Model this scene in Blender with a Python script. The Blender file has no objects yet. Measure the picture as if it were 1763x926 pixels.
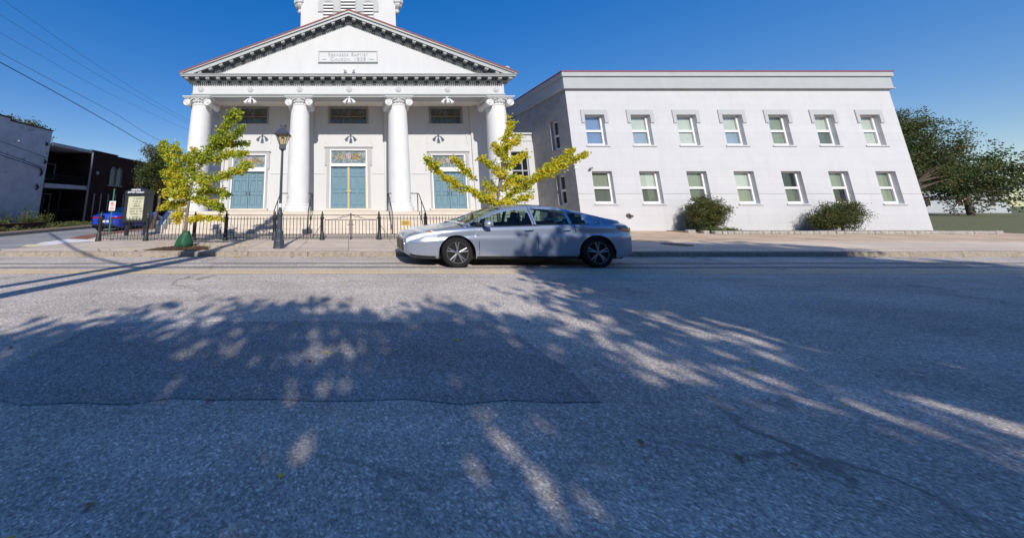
import bpy, math, random
from mathutils import Vector, Matrix, Euler, Quaternion
PI = math.pi
R = random.Random(11)
sc = bpy.context.scene
COL = bpy.context.collection
ORG = {}

# ---------------------------------------------------------------- materials
MATS = {}
def _nw(name):
    m = bpy.data.materials.new(name); m.use_nodes = True
    nt = m.node_tree; nt.nodes.clear()
    out = nt.nodes.new('ShaderNodeOutputMaterial')
    b = nt.nodes.new('ShaderNodeBsdfPrincipled')
    nt.links.new(b.outputs[0], out.inputs[0])
    MATS[name] = m
    return m, nt, b, out
def nd(nt, t, **kw):
    n = nt.nodes.new(t)
    for k, v in kw.items():
        if k.startswith('i_'):
            key = k[2:]
            n.inputs[int(key) if key.isdigit() else key.replace('_', ' ')].default_value = v
        else: setattr(n, k, v)
    return n
def ramp(nt, fac, stops):
    r = nt.nodes.new('ShaderNodeValToRGB')
    e = r.color_ramp.elements
    while len(e) < len(stops): e.new(0.5)
    for el, (p, c) in zip(e, stops):
        el.position = p; el.color = (c[0], c[1], c[2], 1) if not isinstance(c, (int, float)) else (c, c, c, 1)
    nt.links.new(fac, r.inputs[0]); return r.outputs[0]
def mixc(nt, a, b, fac, mode='MIX'):
    n = nt.nodes.new('ShaderNodeMix'); n.data_type = 'RGBA'; n.blend_type = mode
    for sock, v in ((n.inputs[0], fac), (n.inputs[6], a), (n.inputs[7], b)):
        if hasattr(v, 'links') or hasattr(v, 'is_linked'): nt.links.new(v, sock)
        elif isinstance(v, (int, float)): sock.default_value = v
        else: sock.default_value = (v[0], v[1], v[2], 1)
    return n.outputs[2]
def coord(nt, scale=(1, 1, 1), axis=None, kind='Object'):
    tc = nt.nodes.new('ShaderNodeTexCoord'); o = tc.outputs[kind]
    if axis:
        sp = nt.nodes.new('ShaderNodeSeparateXYZ'); cb = nt.nodes.new('ShaderNodeCombineXYZ')
        nt.links.new(o, sp.inputs[0])
        for i, a in enumerate(axis): nt.links.new(sp.outputs['xyz'.index(a)], cb.inputs[i])
        o = cb.outputs[0]
    mp = nt.nodes.new('ShaderNodeMapping'); mp.inputs['Scale'].default_value = scale
    nt.links.new(o, mp.inputs[0]); return mp.outputs[0]
def noise(nt, vec, scale, detail=4, rough=.55, dist=0):
    n = nd(nt, 'ShaderNodeTexNoise', i_Scale=scale, i_Detail=detail, i_Roughness=rough, i_Distortion=dist)
    nt.links.new(vec, n.inputs['Vector']); return n.outputs['Fac']
def bump(nt, b, h, strength=.3, dist=.01):
    n = nd(nt, 'ShaderNodeBump', i_Strength=strength, i_Distance=dist)
    nt.links.new(h, n.inputs['Height']); nt.links.new(n.outputs[0], b.inputs['Normal'])
def dim(c, k): return tuple(x * k for x in c)

def plain(name, col, rough=.6, var=.1, scale=2.5, bmp=0, bscale=60, metal=0, stretch=(1, 1, 1), coat=0):
    m, nt, b, o = _nw(name)
    v = coord(nt, stretch)
    f = noise(nt, v, scale, 6, .62)
    c = ramp(nt, f, [(.3, dim(col, 1 - var)), (.7, dim(col, 1 + var * .6))])
    nt.links.new(c, b.inputs['Base Color'])
    b.inputs['Roughness'].default_value = rough; b.inputs['Metallic'].default_value = metal
    b.inputs['Specular IOR Level'].default_value = .25 if rough > .52 else .5
    b.inputs['Coat Weight'].default_value = coat; b.inputs['Coat Roughness'].default_value = .06
    if bmp: bump(nt, b, noise(nt, v, bscale, 3), bmp, .006)
    return m
def bricky(name, axis, c1, c2, mortar, bw=.21, bh=.07, ms=.012, rough=.85, var=.2, bmp=.5, patch=None, pscale=1.2, ppos=(.48, .6), streak=False):
    m, nt, b, o = _nw(name)
    v = coord(nt, axis=axis)
    br = nd(nt, 'ShaderNodeTexBrick', i_Scale=1.0)
    br.inputs['Brick Width'].default_value = bw; br.inputs['Row Height'].default_value = bh
    br.inputs['Mortar Size'].default_value = ms; br.inputs['Color1'].default_value = (*c1, 1)
    br.inputs['Color2'].default_value = (*c2, 1); br.inputs['Mortar'].default_value = (*mortar, 1)
    nt.links.new(v, br.inputs['Vector'])
    g = ramp(nt, noise(nt, v, 1.3, 6, .65), [(.3, 1 - var), (.7, 1.0)])
    c = mixc(nt, br.outputs['Color'], g, 1.0, 'MULTIPLY')
    if streak:
        sv = ramp(nt, noise(nt, coord(nt, (2.6, .22, 1), axis), 1.0, 7, .7), [(.5, 1), (.78, .94)])
        c = mixc(nt, c, sv, 1, 'MULTIPLY')
        sv2 = ramp(nt, noise(nt, coord(nt, (14, .5, 1), axis), 1.0, 4, .6), [(.5, 1), (.85, .95)])
        c = mixc(nt, c, sv2, 1, 'MULTIPLY')
    if patch:
        pm = ramp(nt, noise(nt, v, pscale, 8, .7, .4), [(ppos[0], 0), (ppos[1], 1)])
        c = mixc(nt, c, patch, pm)
    nt.links.new(c, b.inputs['Base Color']); b.inputs['Roughness'].default_value = rough; b.inputs['Specular IOR Level'].default_value = .15
    bump(nt, b, br.outputs['Fac'], -bmp, .008)
    return m

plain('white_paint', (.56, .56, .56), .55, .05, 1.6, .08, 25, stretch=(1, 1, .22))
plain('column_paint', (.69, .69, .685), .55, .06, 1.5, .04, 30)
plain('grey_trim', (.41, .425, .425), .55, .06, 1.5, .05, 40)
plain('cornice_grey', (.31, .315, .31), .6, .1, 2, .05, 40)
plain('door_frame_grey', (.40, .40, .405), .55, .05, 2)
plain('ceiling_paint', (.88, .82, .73), .7, .1, 1.2)
plain('roof_tile', (.25, .085, .07), .7, .3, 5, .2, 30)
plain('step_stone', (.61, .54, .455), .85, .14, 1.8, .25, 60, stretch=(.6, 1, 2.5))
plain('door_blue', (.145, .24, .30), .62, .1, 2.2, .08, 20, stretch=(6, 6, .6))
plain('brass', (.52, .41, .18), .45, .1, 5, metal=.3)
plain('black_iron', (.022, .024, .028), .45, .3, 9, .15, 70)
plain('lamp_iron', (.045, .055, .075), .42, .25, 7, .2, 60)
plain('sign_black', (.018, .021, .028), .4, .2, 4)
plain('window_white', (.76, .76, .76), .4, .03, 3)
plain('bronze_frame', (.30, .285, .26), .45, .2, 5)
plain('tyre_rubber', (.012, .012, .013), .8, .2, 8, .1, 90)
plain('alloy', (.30, .31, .33), .3, .1, 6, metal=.8)
plain('chrome', (.65, .66, .68), .15, .03, 6, metal=1)
plain('black_trim', (.014, .015, .017), .4, .2, 6)
plain('seat_cloth', (.035, .035, .038), .9, .2, 12)
plain('cable_black', (.02, .02, .022), .6, .1, 3)
plain('cable_grey', (.09, .13, .20), .6, .1, 3)
plain('pole_wood', (.16, .115, .08), .85, .3, 2, .3, 25, stretch=(8, 8, .5))
plain('green_bag', (.018, .085, .045), .55, .25, 8, .4, 22)
plain('mulch', (.10, .06, .04), .95, .5, 40, .9, 60)
plain('soil', (.22, .16, .105), .95, .35, 5, .6, 40)
plain('dry_grass_ground', (.17, .165, .075), .95, .5, 7, .7, 60)
plain('porch_dark', (.012, .011, .011), .9, .4, 2)
plain('porch_white', (.40, .40, .42), .7, .15, 3)
plain('dark_glassy', (.012, .015, .018), .12, .2, 3)
plain('granite', (.33, .28, .225), .85, .35, 9, .4, 50)
plain('edging_stone', (.36, .34, .31), .9, .35, 7, .5, 30)
plain('green_post', (.05, .15, .085), .5, .2, 6)
plain('sign_white', (.80, .79, .76), .45, .04, 5)
plain('sign_red', (.55, .03, .04), .5, .08, 5)
plain('letter_dark', (.05, .05, .045), .6, .1, 9)
plain('letter_grey', (.33, .34, .36), .6, .1, 9)
plain('letter_white', (.78, .80, .84), .5, .05, 9)
plain('notice_yellow', (.55, .34, .05), .5, .2, 14)
plain('bin_grey', (.16, .165, .17), .7, .2, 3)
plain('house_grey', (.40, .42, .44), .8, .12, 3)
plain('downspout', (.20, .205, .22), .5, .15, 4)
plain('bark_grey', (.20, .165, .13), .9, .35, 14, .5, 40, stretch=(1, 1, .35))
plain('bark_dark', (.11, .085, .065), .9, .35, 14, .5, 40, stretch=(1, 1, .35))
plain('tail_red', (.30, .01, .012), .15, .1, 9, coat=.8)
plain('headlight_lens', (.75, .78, .82), .1, .1, 20, coat=1)
plain('amber', (.6, .2, .05), .2, .1, 9)
plain('plate_white', (.72, .73, .72), .4, .03, 9)
plain('iron_cover', (.055, .048, .045), .7, .4, 12, .5, 50)
plain('fixture_brown', (.10, .08, .075), .5, .4, 18)
plain('ramp_concrete', (.70, .68, .66), .85, .08, 3, .15, 60)
plain('tactile_yellow', (.72, .62, .38), .7, .12, 12)
plain('blind_cream', (.72, .71, .65), .8, .08, 2)
plain('hood_paint', (.435, .445, .45), .6, .05, 3)
plain('roof_red', (.30, .065, .07), .6, .2, 4)
plain('soffit_shade', (.125, .135, .145), .7, .15, 3)  # cornice underside shade put into the trim colour
plain('dark_strip', (.17, .16, .15), .85, .35, 9)  # dark grey for the two long road strips
plain('dark_cap', (.03, .032, .036), .6, .2, 4)
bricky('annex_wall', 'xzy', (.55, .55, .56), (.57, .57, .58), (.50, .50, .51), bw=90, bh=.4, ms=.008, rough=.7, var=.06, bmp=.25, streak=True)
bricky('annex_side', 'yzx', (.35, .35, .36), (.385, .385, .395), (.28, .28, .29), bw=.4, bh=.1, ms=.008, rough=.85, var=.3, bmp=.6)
bricky('whitewash_brick', 'yzx', (.58, .58, .61), (.64, .64, .67), (.48, .49, .52), rough=.9, var=.25, patch=(.17, .15, .15), pscale=1.6, ppos=(.60, .70))
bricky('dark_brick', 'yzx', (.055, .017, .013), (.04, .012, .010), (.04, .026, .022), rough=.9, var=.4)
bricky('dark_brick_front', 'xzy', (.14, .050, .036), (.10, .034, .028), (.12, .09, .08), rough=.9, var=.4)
bricky('planter_brick', 'yzx', (.16, .06, .04), (.10, .04, .03), (.12, .10, .085), rough=.9, var=.5)
bricky('brick_paving', 'xyz', (.33, .14, .10), (.26, .11, .08), (.24, .17, .14), bw=.22, bh=.11, ms=.012, rough=.9, var=.3)
bricky('driveway_brick', 'xyz', (.56, .40, .28), (.49, .35, .24), (.5, .40, .31), bw=.24, bh=.12, ms=.01, rough=.9, var=.35, patch=(.60, .45, .33), pscale=.9, ppos=(.4, .65))

def asphalt(name, base, tint=1.0, paintspots=False, cracks=True, soft=0):
    m, nt, b, o = _nw(name)
    v = coord(nt); vs = coord(nt, (.12, 1, 1))
    fine = ramp(nt, noise(nt, v, 34, 7, .85), [(.30, .35), (.5, .95), (.70, 1.6)])
    sv = nd(nt, 'ShaderNodeTexVoronoi', i_Scale=84.0); nt.links.new(v, sv.inputs['Vector'])
    sc_ = nd(nt, 'ShaderNodeSeparateColor'); nt.links.new(sv.outputs['Color'], sc_.inputs[0])
    stn = ramp(nt, sc_.outputs[0], [(0, .6), (.55, .95), (.85, 1.08), (1, 1.6)]); fine = mixc(nt, fine, stn, 1, 'MULTIPLY')
    agg = ramp(nt, noise(nt, v, 11, 4, .7), [(.3, .84), (.7, 1.16)]); fine = mixc(nt, fine, agg, 1, 'MULTIPLY')
    if soft: fine = mixc(nt, fine, (.9, .9, .9), soft)
    big = ramp(nt, noise(nt, v, .55, 6, .6), [(.3, .76), (.7, 1.14)])
    streak = ramp(nt, noise(nt, vs, 1.6, 5, .6), [(.3, .82), (.7, 1.12)])
    c = mixc(nt, base, fine, 1, 'MULTIPLY'); c = mixc(nt, c, big, 1, 'MULTIPLY'); c = mixc(nt, c, streak, 1, 'MULTIPLY')
    if cracks:
        # meandering tar-dark cracks
        dn = nd(nt, 'ShaderNodeTexNoise', i_Scale=1.3, i_Detail=6)
        nt.links.new(v, dn.inputs['Vector'])
        vv = nd(nt, 'ShaderNodeVectorMath', operation='MULTIPLY_ADD')
        nt.links.new(dn.outputs['Color'], vv.inputs[0]); vv.inputs[1].default_value = (1.6, 1.6, 0); nt.links.new(v, vv.inputs[2])
        vo = nd(nt, 'ShaderNodeTexVoronoi', feature='DISTANCE_TO_EDGE', i_Scale=.24)
        nt.links.new(vv.outputs[0], vo.inputs['Vector'])
        cm = ramp(nt, vo.outputs[0], [(0.0, 1), (.006, .9), (.010, 0)])
        gate = ramp(nt, noise(nt, v, .35, 3), [(.45, 0), (.6, .75)])
        cm = mixc(nt, cm, gate, 1, 'MULTIPLY')
        c = mixc(nt, c, dim(base, .3), cm)
        # oil drips down the lane centre, repaired darker scabs
        st = ramp(nt, noise(nt, coord(nt, (.5, 1.4, 1)), 1.15, 7, .72), [(.64, 0), (.72, .6)])
        c = mixc(nt, c, dim(base, .42), st)
    if paintspots:
        sp = ramp(nt, noise(nt, coord(nt, (.45, 1.0, 1)), .8, 7, .75, .3), [(.64, 0), (.70, .3)])
        c = mixc(nt, c, (.24, .38, .50), sp)
    nt.links.new(c, b.inputs['Base Color']); b.inputs['Roughness'].default_value = .88
    b.inputs['Specular IOR Level'].default_value = .3
    bump(nt, b, stn, .5, .008)
    return m
asphalt('asphalt', (.61, .53, .455), paintspots=True)
asphalt('asphalt_patch', (.40, .375, .35), cracks=False)
asphalt('asphalt_side', (.35, .34, .335), cracks=False, soft=.7)

def slabs(name, col, w, h, jcol, msz=.012, var=.2):
    m, nt, b, o = _nw(name)
    v = coord(nt)
    br = nd(nt, 'ShaderNodeTexBrick', i_Scale=1.0); br.offset = 0.0
    br.inputs['Brick Width'].default_value = w; br.inputs['Row Height'].default_value = h
    br.inputs['Mortar Size'].default_value = msz; br.inputs['Mortar Smooth'].default_value = .2
    br.inputs['Color1'].default_value = (*col, 1); br.inputs['Color2'].default_value = (*dim(col, .84), 1)
    br.inputs['Mortar'].default_value = (*jcol, 1)
    nt.links.new(v, br.inputs['Vector'])
    g = ramp(nt, noise(nt, v, 1.4, 7, .68), [(.3, 1 - var), (.7, 1.08)])
    s2 = ramp(nt, noise(nt, v, 60, 4, .7), [(.3, .82), (.7, 1.1)])
    st = ramp(nt, noise(nt, v, 3.1, 7, .7), [(.62, 1), (.74, .68)])
    c = mixc(nt, br.outputs['Color'], g, 1, 'MULTIPLY'); c = mixc(nt, c, s2, 1, 'MULTIPLY'); c = mixc(nt, c, st, 1, 'MULTIPLY')
    nt.links.new(c, b.inputs['Base Color']); b.inputs['Roughness'].default_value = .88
    bump(nt, b, noise(nt, v, 50, 4, .7), .3, .006)
    return m
slabs('sidewalk_slabs', (.70, .57, .45), 1.55, 1.72, (.30, .25, .20), .016)
slabs('apron_concrete', (.58, .50, .42), 3.1, 3.0, (.33, .28, .24))
slabs('yard_concrete', (.66, .55, .44), 1.6, 1.6, (.36, .31, .26))

def paint_line(name, col, base):
    m, nt, b, o = _nw(name)
    v = coord(nt)
    w = ramp(nt, noise(nt, v, 9, 8, .8), [(.28, .25), (.52, 1)])
    w2 = ramp(nt, noise(nt, v, .9, 4, .6), [(.25, .35), (.7, 1)])
    w = mixc(nt, w, w2, 1, 'MULTIPLY')
    fine = ramp(nt, noise(nt, v, 55, 5, .8), [(.25, .6), (.5, .97), (.78, 1.35)])
    c = mixc(nt, base, col, w); c = mixc(nt, c, fine, 1, 'MULTIPLY')
    nt.links.new(c, b.inputs['Base Color']); b.inputs['Roughness'].default_value = .85
    bump(nt, b, noise(nt, v, 70, 4, .8), .5, .012)
paint_line('worn_yellow', (.86, .60, .27), (.57, .50, .42))

def leafmat(name, c1, c2, trans=.45):
    m, nt, b, o = _nw(name)
    v = coord(nt)
    f = noise(nt, v, 7, 2)
    wn = nd(nt, 'ShaderNodeTexWhiteNoise'); nt.links.new(v, wn.inputs[0])
    c = ramp(nt, f, [(.3, c1), (.7, c2)])
    nt.links.new(c, b.inputs['Base Color']); b.inputs['Roughness'].default_value = .5
    tr = nd(nt, 'ShaderNodeBsdfTranslucent'); nt.links.new(c, tr.inputs[0])
    mx = nd(nt, 'ShaderNodeMixShader'); mx.inputs[0].default_value = trans
    nt.links.new(b.outputs[0], mx.inputs[1]); nt.links.new(tr.outputs[0], mx.inputs[2])
    nt.links.new(mx.outputs[0], o.inputs[0])
leafmat('ginkgo_yellow', (.78, .62, .035), (.70, .62, .04))
leafmat('ginkgo_lime', (.54, .57, .04), (.42, .50, .04))
leafmat('ginkgo_green', (.18, .28, .03), (.27, .36, .035))
leafmat('leaf_dark', (.035, .06, .015), (.055, .08, .02), .3)
leafmat('leaf_mid', (.07, .11, .02), (.11, .13, .025), .35)
leafmat('leaf_olive', (.13, .13, .03), (.16, .13, .035), .35)
leafmat('leaf_russet', (.20, .10, .04), (.14, .09, .03), .3)
leafmat('weed_green', (.10, .16, .03), (.17, .19, .05), .35)
leafmat('dry_stalk', (.26, .20, .10), (.20, .17, .08), .3)

def glass(name, tint=(1, 1, 1), refl=1.45, rough=.01):
    m, nt, b, o = _nw(name)
    t = nd(nt, 'ShaderNodeBsdfTransparent'); t.inputs[0].default_value = (*tint, 1)
    g = nd(nt, 'ShaderNodeBsdfGlossy'); g.inputs['Roughness'].default_value = rough
    fr = nd(nt, 'ShaderNodeFresnel', i_IOR=refl)
    ge = nd(nt, 'ShaderNodeNewGeometry')   # same reflectance seen from either side of a single sheet
    mr = nd(nt, 'ShaderNodeMapRange'); mr.inputs['To Min'].default_value = refl; mr.inputs['To Max'].default_value = 1 / refl
    nt.links.new(ge.outputs['Backfacing'], mr.inputs[0]); nt.links.new(mr.outputs[0], fr.inputs['IOR'])
    mx = nd(nt, 'ShaderNodeMixShader')
    nt.links.new(fr.outputs[0], mx.inputs[0]); nt.links.new(t.outputs[0], mx.inputs[1]); nt.links.new(g.outputs[0], mx.inputs[2])
    nt.links.new(mx.outputs[0], o.inputs[0])
glass('car_glass', (.50, .62, .57), 1.5)
glass('pane_glass', (.90, .93, .92), 1.7)
glass('lantern_glass', (.80, .74, .60), 1.35)
glass('sign_glass', (.93, .93, .88), 1.25)

def stained(name, dark):
    m, nt, b, o = _nw(name)
    v = coord(nt, (15, 1, 7), kind='Generated')
    vo = nd(nt, 'ShaderNodeTexVoronoi', i_Scale=1.0); nt.links.new(v, vo.inputs['Vector'])
    ve = nd(nt, 'ShaderNodeTexVoronoi', feature='DISTANCE_TO_EDGE', i_Scale=1.0); nt.links.new(v, ve.inputs['Vector'])
    sp = nd(nt, 'ShaderNodeSeparateColor'); nt.links.new(vo.outputs['Color'], sp.inputs[0])
    teal = ramp(nt, sp.outputs[0], [(0, (.08, .16, .18)), (.4, (.22, .30, .31)), (.7, (.36, .39, .37)), (1, (.14, .20, .26))])
    amb = ramp(nt, sp.outputs[1], [(0, (.20, .14, .07)), (.5, (.36, .27, .14)), (.8, (.34, .32, .24)), (1, (.24, .30, .27))])
    pink = ramp(nt, sp.outputs[2], [(0, (.42, .24, .33)), (1, (.52, .42, .48))])
    g = coord(nt, kind='Generated')
    def ball(cx, cz, sx, sz, r0, r1):
        mp = nd(nt, 'ShaderNodeMapping'); mp.inputs['Location'].default_value = (-cx * sx, 0, -cz * sz); mp.inputs['Scale'].default_value = (sx, 0, sz)
        nt.links.new(g, mp.inputs[0])
        ln = nd(nt, 'ShaderNodeVectorMath', operation='LENGTH'); nt.links.new(mp.outputs[0], ln.inputs[0])
        return ramp(nt, ln.outputs['Value'], [(r0, 1), (r1, 0)])
    c = mixc(nt, teal, amb, ball(.27, .55, 3.2, 2.2, .5, .65)); c = mixc(nt, c, amb, ball(.73, .55, 3.2, 2.2, .5, .65))
    c = mixc(nt, c, pink, ball(.5, .62, 8, 3.2, .5, .75))
    lead = ramp(nt, ve.outputs[0], [(.02, 0), (.07, 1)])
    c = mixc(nt, (.03, .03, .03), c, lead)
    if dark: c = mixc(nt, c, (.42, .46, .46), 1, 'MULTIPLY')
    nt.links.new(c, b.inputs['Base Color']); b.inputs['Roughness'].default_value = .12 if dark else .28
    return m
stained('stained_glass', False); stained('stained_glass_dark', True)

def blinds(name, c1, c2):
    m, nt, b, o = _nw(name)
    v = coord(nt)
    w = nd(nt, 'ShaderNodeTexWave', wave_type='BANDS', bands_direction='Z', i_Scale=6.0); nt.links.new(v, w.inputs['Vector'])
    nt.links.new(ramp(nt, w.outputs['Fac'], [(.2, c2), (.6, c1)]), b.inputs['Base Color']); b.inputs['Roughness'].default_value = .7
blinds('blind_slats', (.42, .44, .34), (.26, .28, .21))
blinds('blind_dark', (.20, .22, .18), (.12, .135, .11))

def carpaint(name, col, metal=.55, rough=.28):
    m, nt, b, o = _nw(name)
    v = coord(nt)
    c = ramp(nt, noise(nt, v, 400, 2), [(.3, dim(col, .93)), (.7, dim(col, 1.05))])
    nt.links.new(c, b.inputs['Base Color']); b.inputs['Metallic'].default_value = metal; b.inputs['Roughness'].default_value = rough
    b.inputs['Coat Weight'].default_value = 1; b.inputs['Coat Roughness'].default_value = .03
carpaint('silver_paint', (.37, .425, .53), .66, .30)
carpaint('blue_paint', (.014, .06, .50), .3, .3)

# ---------------------------------------------------------------- mesh builder
class MB:
    def __init__(s): s.v = []; s.f = []; s.m = []
    def add(s, vs, fs, mi=0):
        n = len(s.v); s.v.extend([tuple(p) for p in vs])
        for f in fs: s.f.append([i + n for i in f]); s.m.append(mi)
        return s
    def box(s, x0, x1, y0, y1, z0, z1, mi=0):
        return s.add([(x0, y0, z0), (x1, y0, z0), (x1, y1, z0), (x0, y1, z0), (x0, y0, z1), (x1, y0, z1), (x1, y1, z1), (x0, y1, z1)],
                     [(0, 3, 2, 1), (4, 5, 6, 7), (0, 1, 5, 4), (1, 2, 6, 5), (2, 3, 7, 6), (3, 0, 4, 7)], mi)
    def obox(s, M, sx, sy, sz, mi=0):
        vs = [M @ Vector((x * sx / 2, y * sy / 2, z * sz / 2)) for z in (-1, 1) for x, y in ((-1, -1), (1, -1), (1, 1), (-1, 1))]
        return s.add(vs, [(0, 3, 2, 1), (4, 5, 6, 7), (0, 1, 5, 4), (1, 2, 6, 5), (2, 3, 7, 6), (3, 0, 4, 7)], mi)
    def prism(s, pts, a, b, ax, mi=0):
        def P(p, t): return {'x': (t, p[0], p[1]), 'y': (p[0], t, p[1]), 'z': (p[0], p[1], t)}[ax]
        n = len(pts)
        return s.add([P(p, a) for p in pts] + [P(p, b) for p in pts],
                     [list(range(n))[::-1], list(range(n, 2 * n))] + [(i, (i + 1) % n, n + (i + 1) % n, n + i) for i in range(n)], mi)
    def sheet(s, pts, mi=0): return s.add(pts, [list(range(len(pts)))], mi)
    def tube(s, pts, r, n=8, mi=0):
        pts = [Vector(p) for p in pts]; k = len(pts)
        rs = r if isinstance(r, (list, tuple)) else [r] * k
        vs = []; up = None
        for i, p in enumerate(pts):
            d = (pts[min(i + 1, k - 1)] - pts[max(i - 1, 0)]).normalized()
            if up is None:
                up = Vector((0, 0, 1)) if abs(d.z) < .9 else Vector((1, 0, 0))
            a = d.cross(up)
            if a.length < 1e-5: a = d.cross(Vector((.3, 1, .2)))
            a.normalize(); b = a.cross(d).normalized(); up = b
            for j in range(n):
                t = 2 * PI * j / n
                vs.append(p + (a * math.cos(t) + b * math.sin(t)) * rs[i])
        fs = [(i * n + j, i * n + (j + 1) % n, (i + 1) * n + (j + 1) % n, (i + 1) * n + j) for i in range(k - 1) for j in range(n)]
        fs += [list(range(n))[::-1], list(range((k - 1) * n, k * n))]
        return s.add(vs, fs, mi)
    def lathe(s, prof, c=(0, 0, 0), n=24, ax='z', mi=0, rot=0):
        vs = []
        for r, h in prof:
            for j in range(n):
                t = 2 * PI * j / n + rot
                a, b = r * math.cos(t), r * math.sin(t)
                p = {'z': (a, b, h), 'y': (a, h, b), 'x': (h, a, b)}[ax]
                vs.append((c[0] + p[0], c[1] + p[1], c[2] + p[2]))
        k = len(prof)
        fs = [(i * n + j, i * n + (j + 1) % n, (i + 1) * n + (j + 1) % n, (i + 1) * n + j) for i in range(k - 1) for j in range(n)]
        fs += [list(range(n))[::-1], list(range((k - 1) * n, k * n))]
        return s.add(vs, fs, mi)
    def build(s, name, mat, parent=None, bev=0, smooth=False, loc=None, recalc=True):
        mats = mat if isinstance(mat, (list, tuple)) else [mat]
        me = bpy.data.meshes.new(name)
        o = Vector(ORG[parent.name]) if parent else Vector(loc or (0, 0, 0))
        me.from_pydata([(p[0] - o.x, p[1] - o.y, p[2] - o.z) for p in s.v], [], s.f)
        for mm in mats: me.materials.append(MATS[mm])
        me.polygons.foreach_set('material_index', s.m)
        if recalc:
            import bmesh
            bm = bmesh.new(); bm.from_mesh(me)
            bmesh.ops.recalc_face_normals(bm, faces=bm.faces); bm.to_mesh(me); bm.free()
        if smooth:
            me.polygons.foreach_set('use_smooth', [True] * len(me.polygons))
            try: me.set_sharp_from_angle(angle=math.radians(smooth if smooth is not True else 40))
            except Exception: pass
        ob = bpy.data.objects.new(name, me); COL.objects.link(ob)
        if parent: ob.parent = parent
        else: ob.location = o
        ORG[ob.name] = tuple(o)
        if bev:
            md = ob.modifiers.new('bevel', 'BEVEL'); md.width = bev; md.segments = 2; md.limit_method = 'ANGLE'; md.angle_limit = .6
        return ob

def tag(o, label=None, cat=None, group=None, kind=None):
    if label: o['label'] = label
    if cat: o['category'] = cat
    if group: o['group'] = group
    if kind: o['kind'] = kind
    return o
def thing(name, label, cat, loc=(0, 0, 0), group=None):
    o = bpy.data.objects.new(name, None); COL.objects.link(o); o.location = loc
    o.empty_display_size = .3
    ORG[o.name] = tuple(loc)
    return tag(o, label, cat, group)
def struct(ob): ob['kind'] = 'structure'; return ob
def text(name, body, size, loc, mat, parent, extr=.006, small=None, rot=(PI / 2, 0, 0), align='CENTER', space=1.0, bold=0):
    cu = bpy.data.curves.new('t', 'FONT'); cu.body = body; cu.size = size; cu.align_x = align; cu.align_y = 'CENTER'
    cu.extrude = extr; cu.space_character = space; cu.resolution_u = 3; cu.offset = bold
    if small:
        cu.small_caps_scale = small
        for ch in cu.body_format: ch.use_small_caps = True
    t = bpy.data.objects.new('t', cu); COL.objects.link(t)
    bpy.context.view_layer.update()
    me = bpy.data.meshes.new_from_object(t.evaluated_get(bpy.context.evaluated_depsgraph_get()))
    bpy.data.objects.remove(t)
    o = Vector(ORG[parent.name])
    me.transform(Matrix.Translation(Vector(loc) - o) @ Euler(rot).to_matrix().to_4x4())
    me.materials.clear(); me.materials.append(MATS[mat]); me.name = name
    ob = bpy.data.objects.new(name, me); COL.objects.link(ob); ob.parent = parent; ORG[ob.name] = tuple(o)
    return ob
def copy_tree(o, parent=None):
    c = o.copy(); COL.objects.link(c); ORG[c.name] = ORG.get(o.name, (0, 0, 0))
    if parent: c.parent = parent
    for ch in list(o.children): copy_tree(ch, c)
    return c
# ================================================================ SETTING
def sheet(name, mat, pts, z=None):
    mb = MB(); mb.sheet([(p[0], p[1], z if z is not None else p[2]) for p in pts])
    ob = mb.build(name, mat)
    if ob.data.polygons[0].normal.z < 0: ob.data.flip_normals()
    return struct(ob)
G = MB(); G.sheet([(-600, -600, -.03), (600, -600, -.03), (600, 900, -.03), (-600, 900, -.03)])
struct(G.build('ground', 'dry_grass_ground'))
sheet('road', 'asphalt', [(-90, 1.15), (90, 1.15), (90, 9.56), (-90, 9.56)], 0)
sheet('side_street', 'asphalt_side', [(-16.3, 9.56), (-9.0, 9.56), (-10.9, 14.0), (-11.9, 14.6), (-11.9, 70), (-16.3, 70)], 0.002)
m = MB(); m.box(-90, 90, .95, 1.15, -.05, .13); m.box(-90, 90, -9, .95, -.05, .125)
struct(m.build('near_sidewalk', 'sidewalk_slabs'))
for yy in (8.45, 7.93):  # two long dark strips running along the road
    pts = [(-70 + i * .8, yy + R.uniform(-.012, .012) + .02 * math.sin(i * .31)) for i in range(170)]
    sheet('road_strip', 'dark_strip', [(x, y - R.uniform(.045, .07)) for x, y in pts] + [(x, y + R.uniform(.045, .07)) for x, y in pts[::-1]], .003)
sheet('lane_line', 'worn_yellow', [(-90, 7.27), (90, 7.27), (90, 7.41), (-90, 7.41)], .004)
sheet('lane_line', 'worn_yellow', [(-90, 7.50), (90, 7.50), (90, 7.63), (-90, 7.63)], .004)
# far pavement with granite kerb
m = MB(); m.prism([(-10.3, 9.72), (90, 9.72), (90, 13.1), (-9.1, 12.95), (-9.4, 12.3), (-10.25, 10.9)], -.05, .13, 'z')
struct(m.build('sidewalk', 'sidewalk_slabs'))
m = MB()
x = -10.3
while x < 60:
    L = 1.5 + R.random() * .7
    m.box(x + .008, min(x + L, 60), 9.56 + R.uniform(-.008, .008), 9.72, -.04, .132 + R.uniform(-.006, .004)); x += L
struct(m.build('kerb', 'granite', bev=.02))
m = MB(); m.sheet([(-11.9, 14.6, .0), (-10.8, 12.6, .0), (-9.1, 12.95, .131), (90, 13.1, .131), (90, 60, .131), (-10.9, 60, .131), (-10.9, 15.5, .131)])
m = MB(); m.prism([(-9.1, 12.95), (31, 13.1), (31, 60), (-10.85, 60), (-10.85, 14.6), (-10.2, 12.9)], -.05, .131, 'z')
struct(m.build('churchyard_paving', 'yard_concrete'))
m = MB(); m.prism([(-10.9, 14.6), (-10.9, 40), (-11.9, 40), (-11.9, 14.7), (-11.3, 13.4), (-10.2, 12.92)], -.05, .128, 'z')
struct(m.build('brick_strip', 'brick_paving'))
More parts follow.
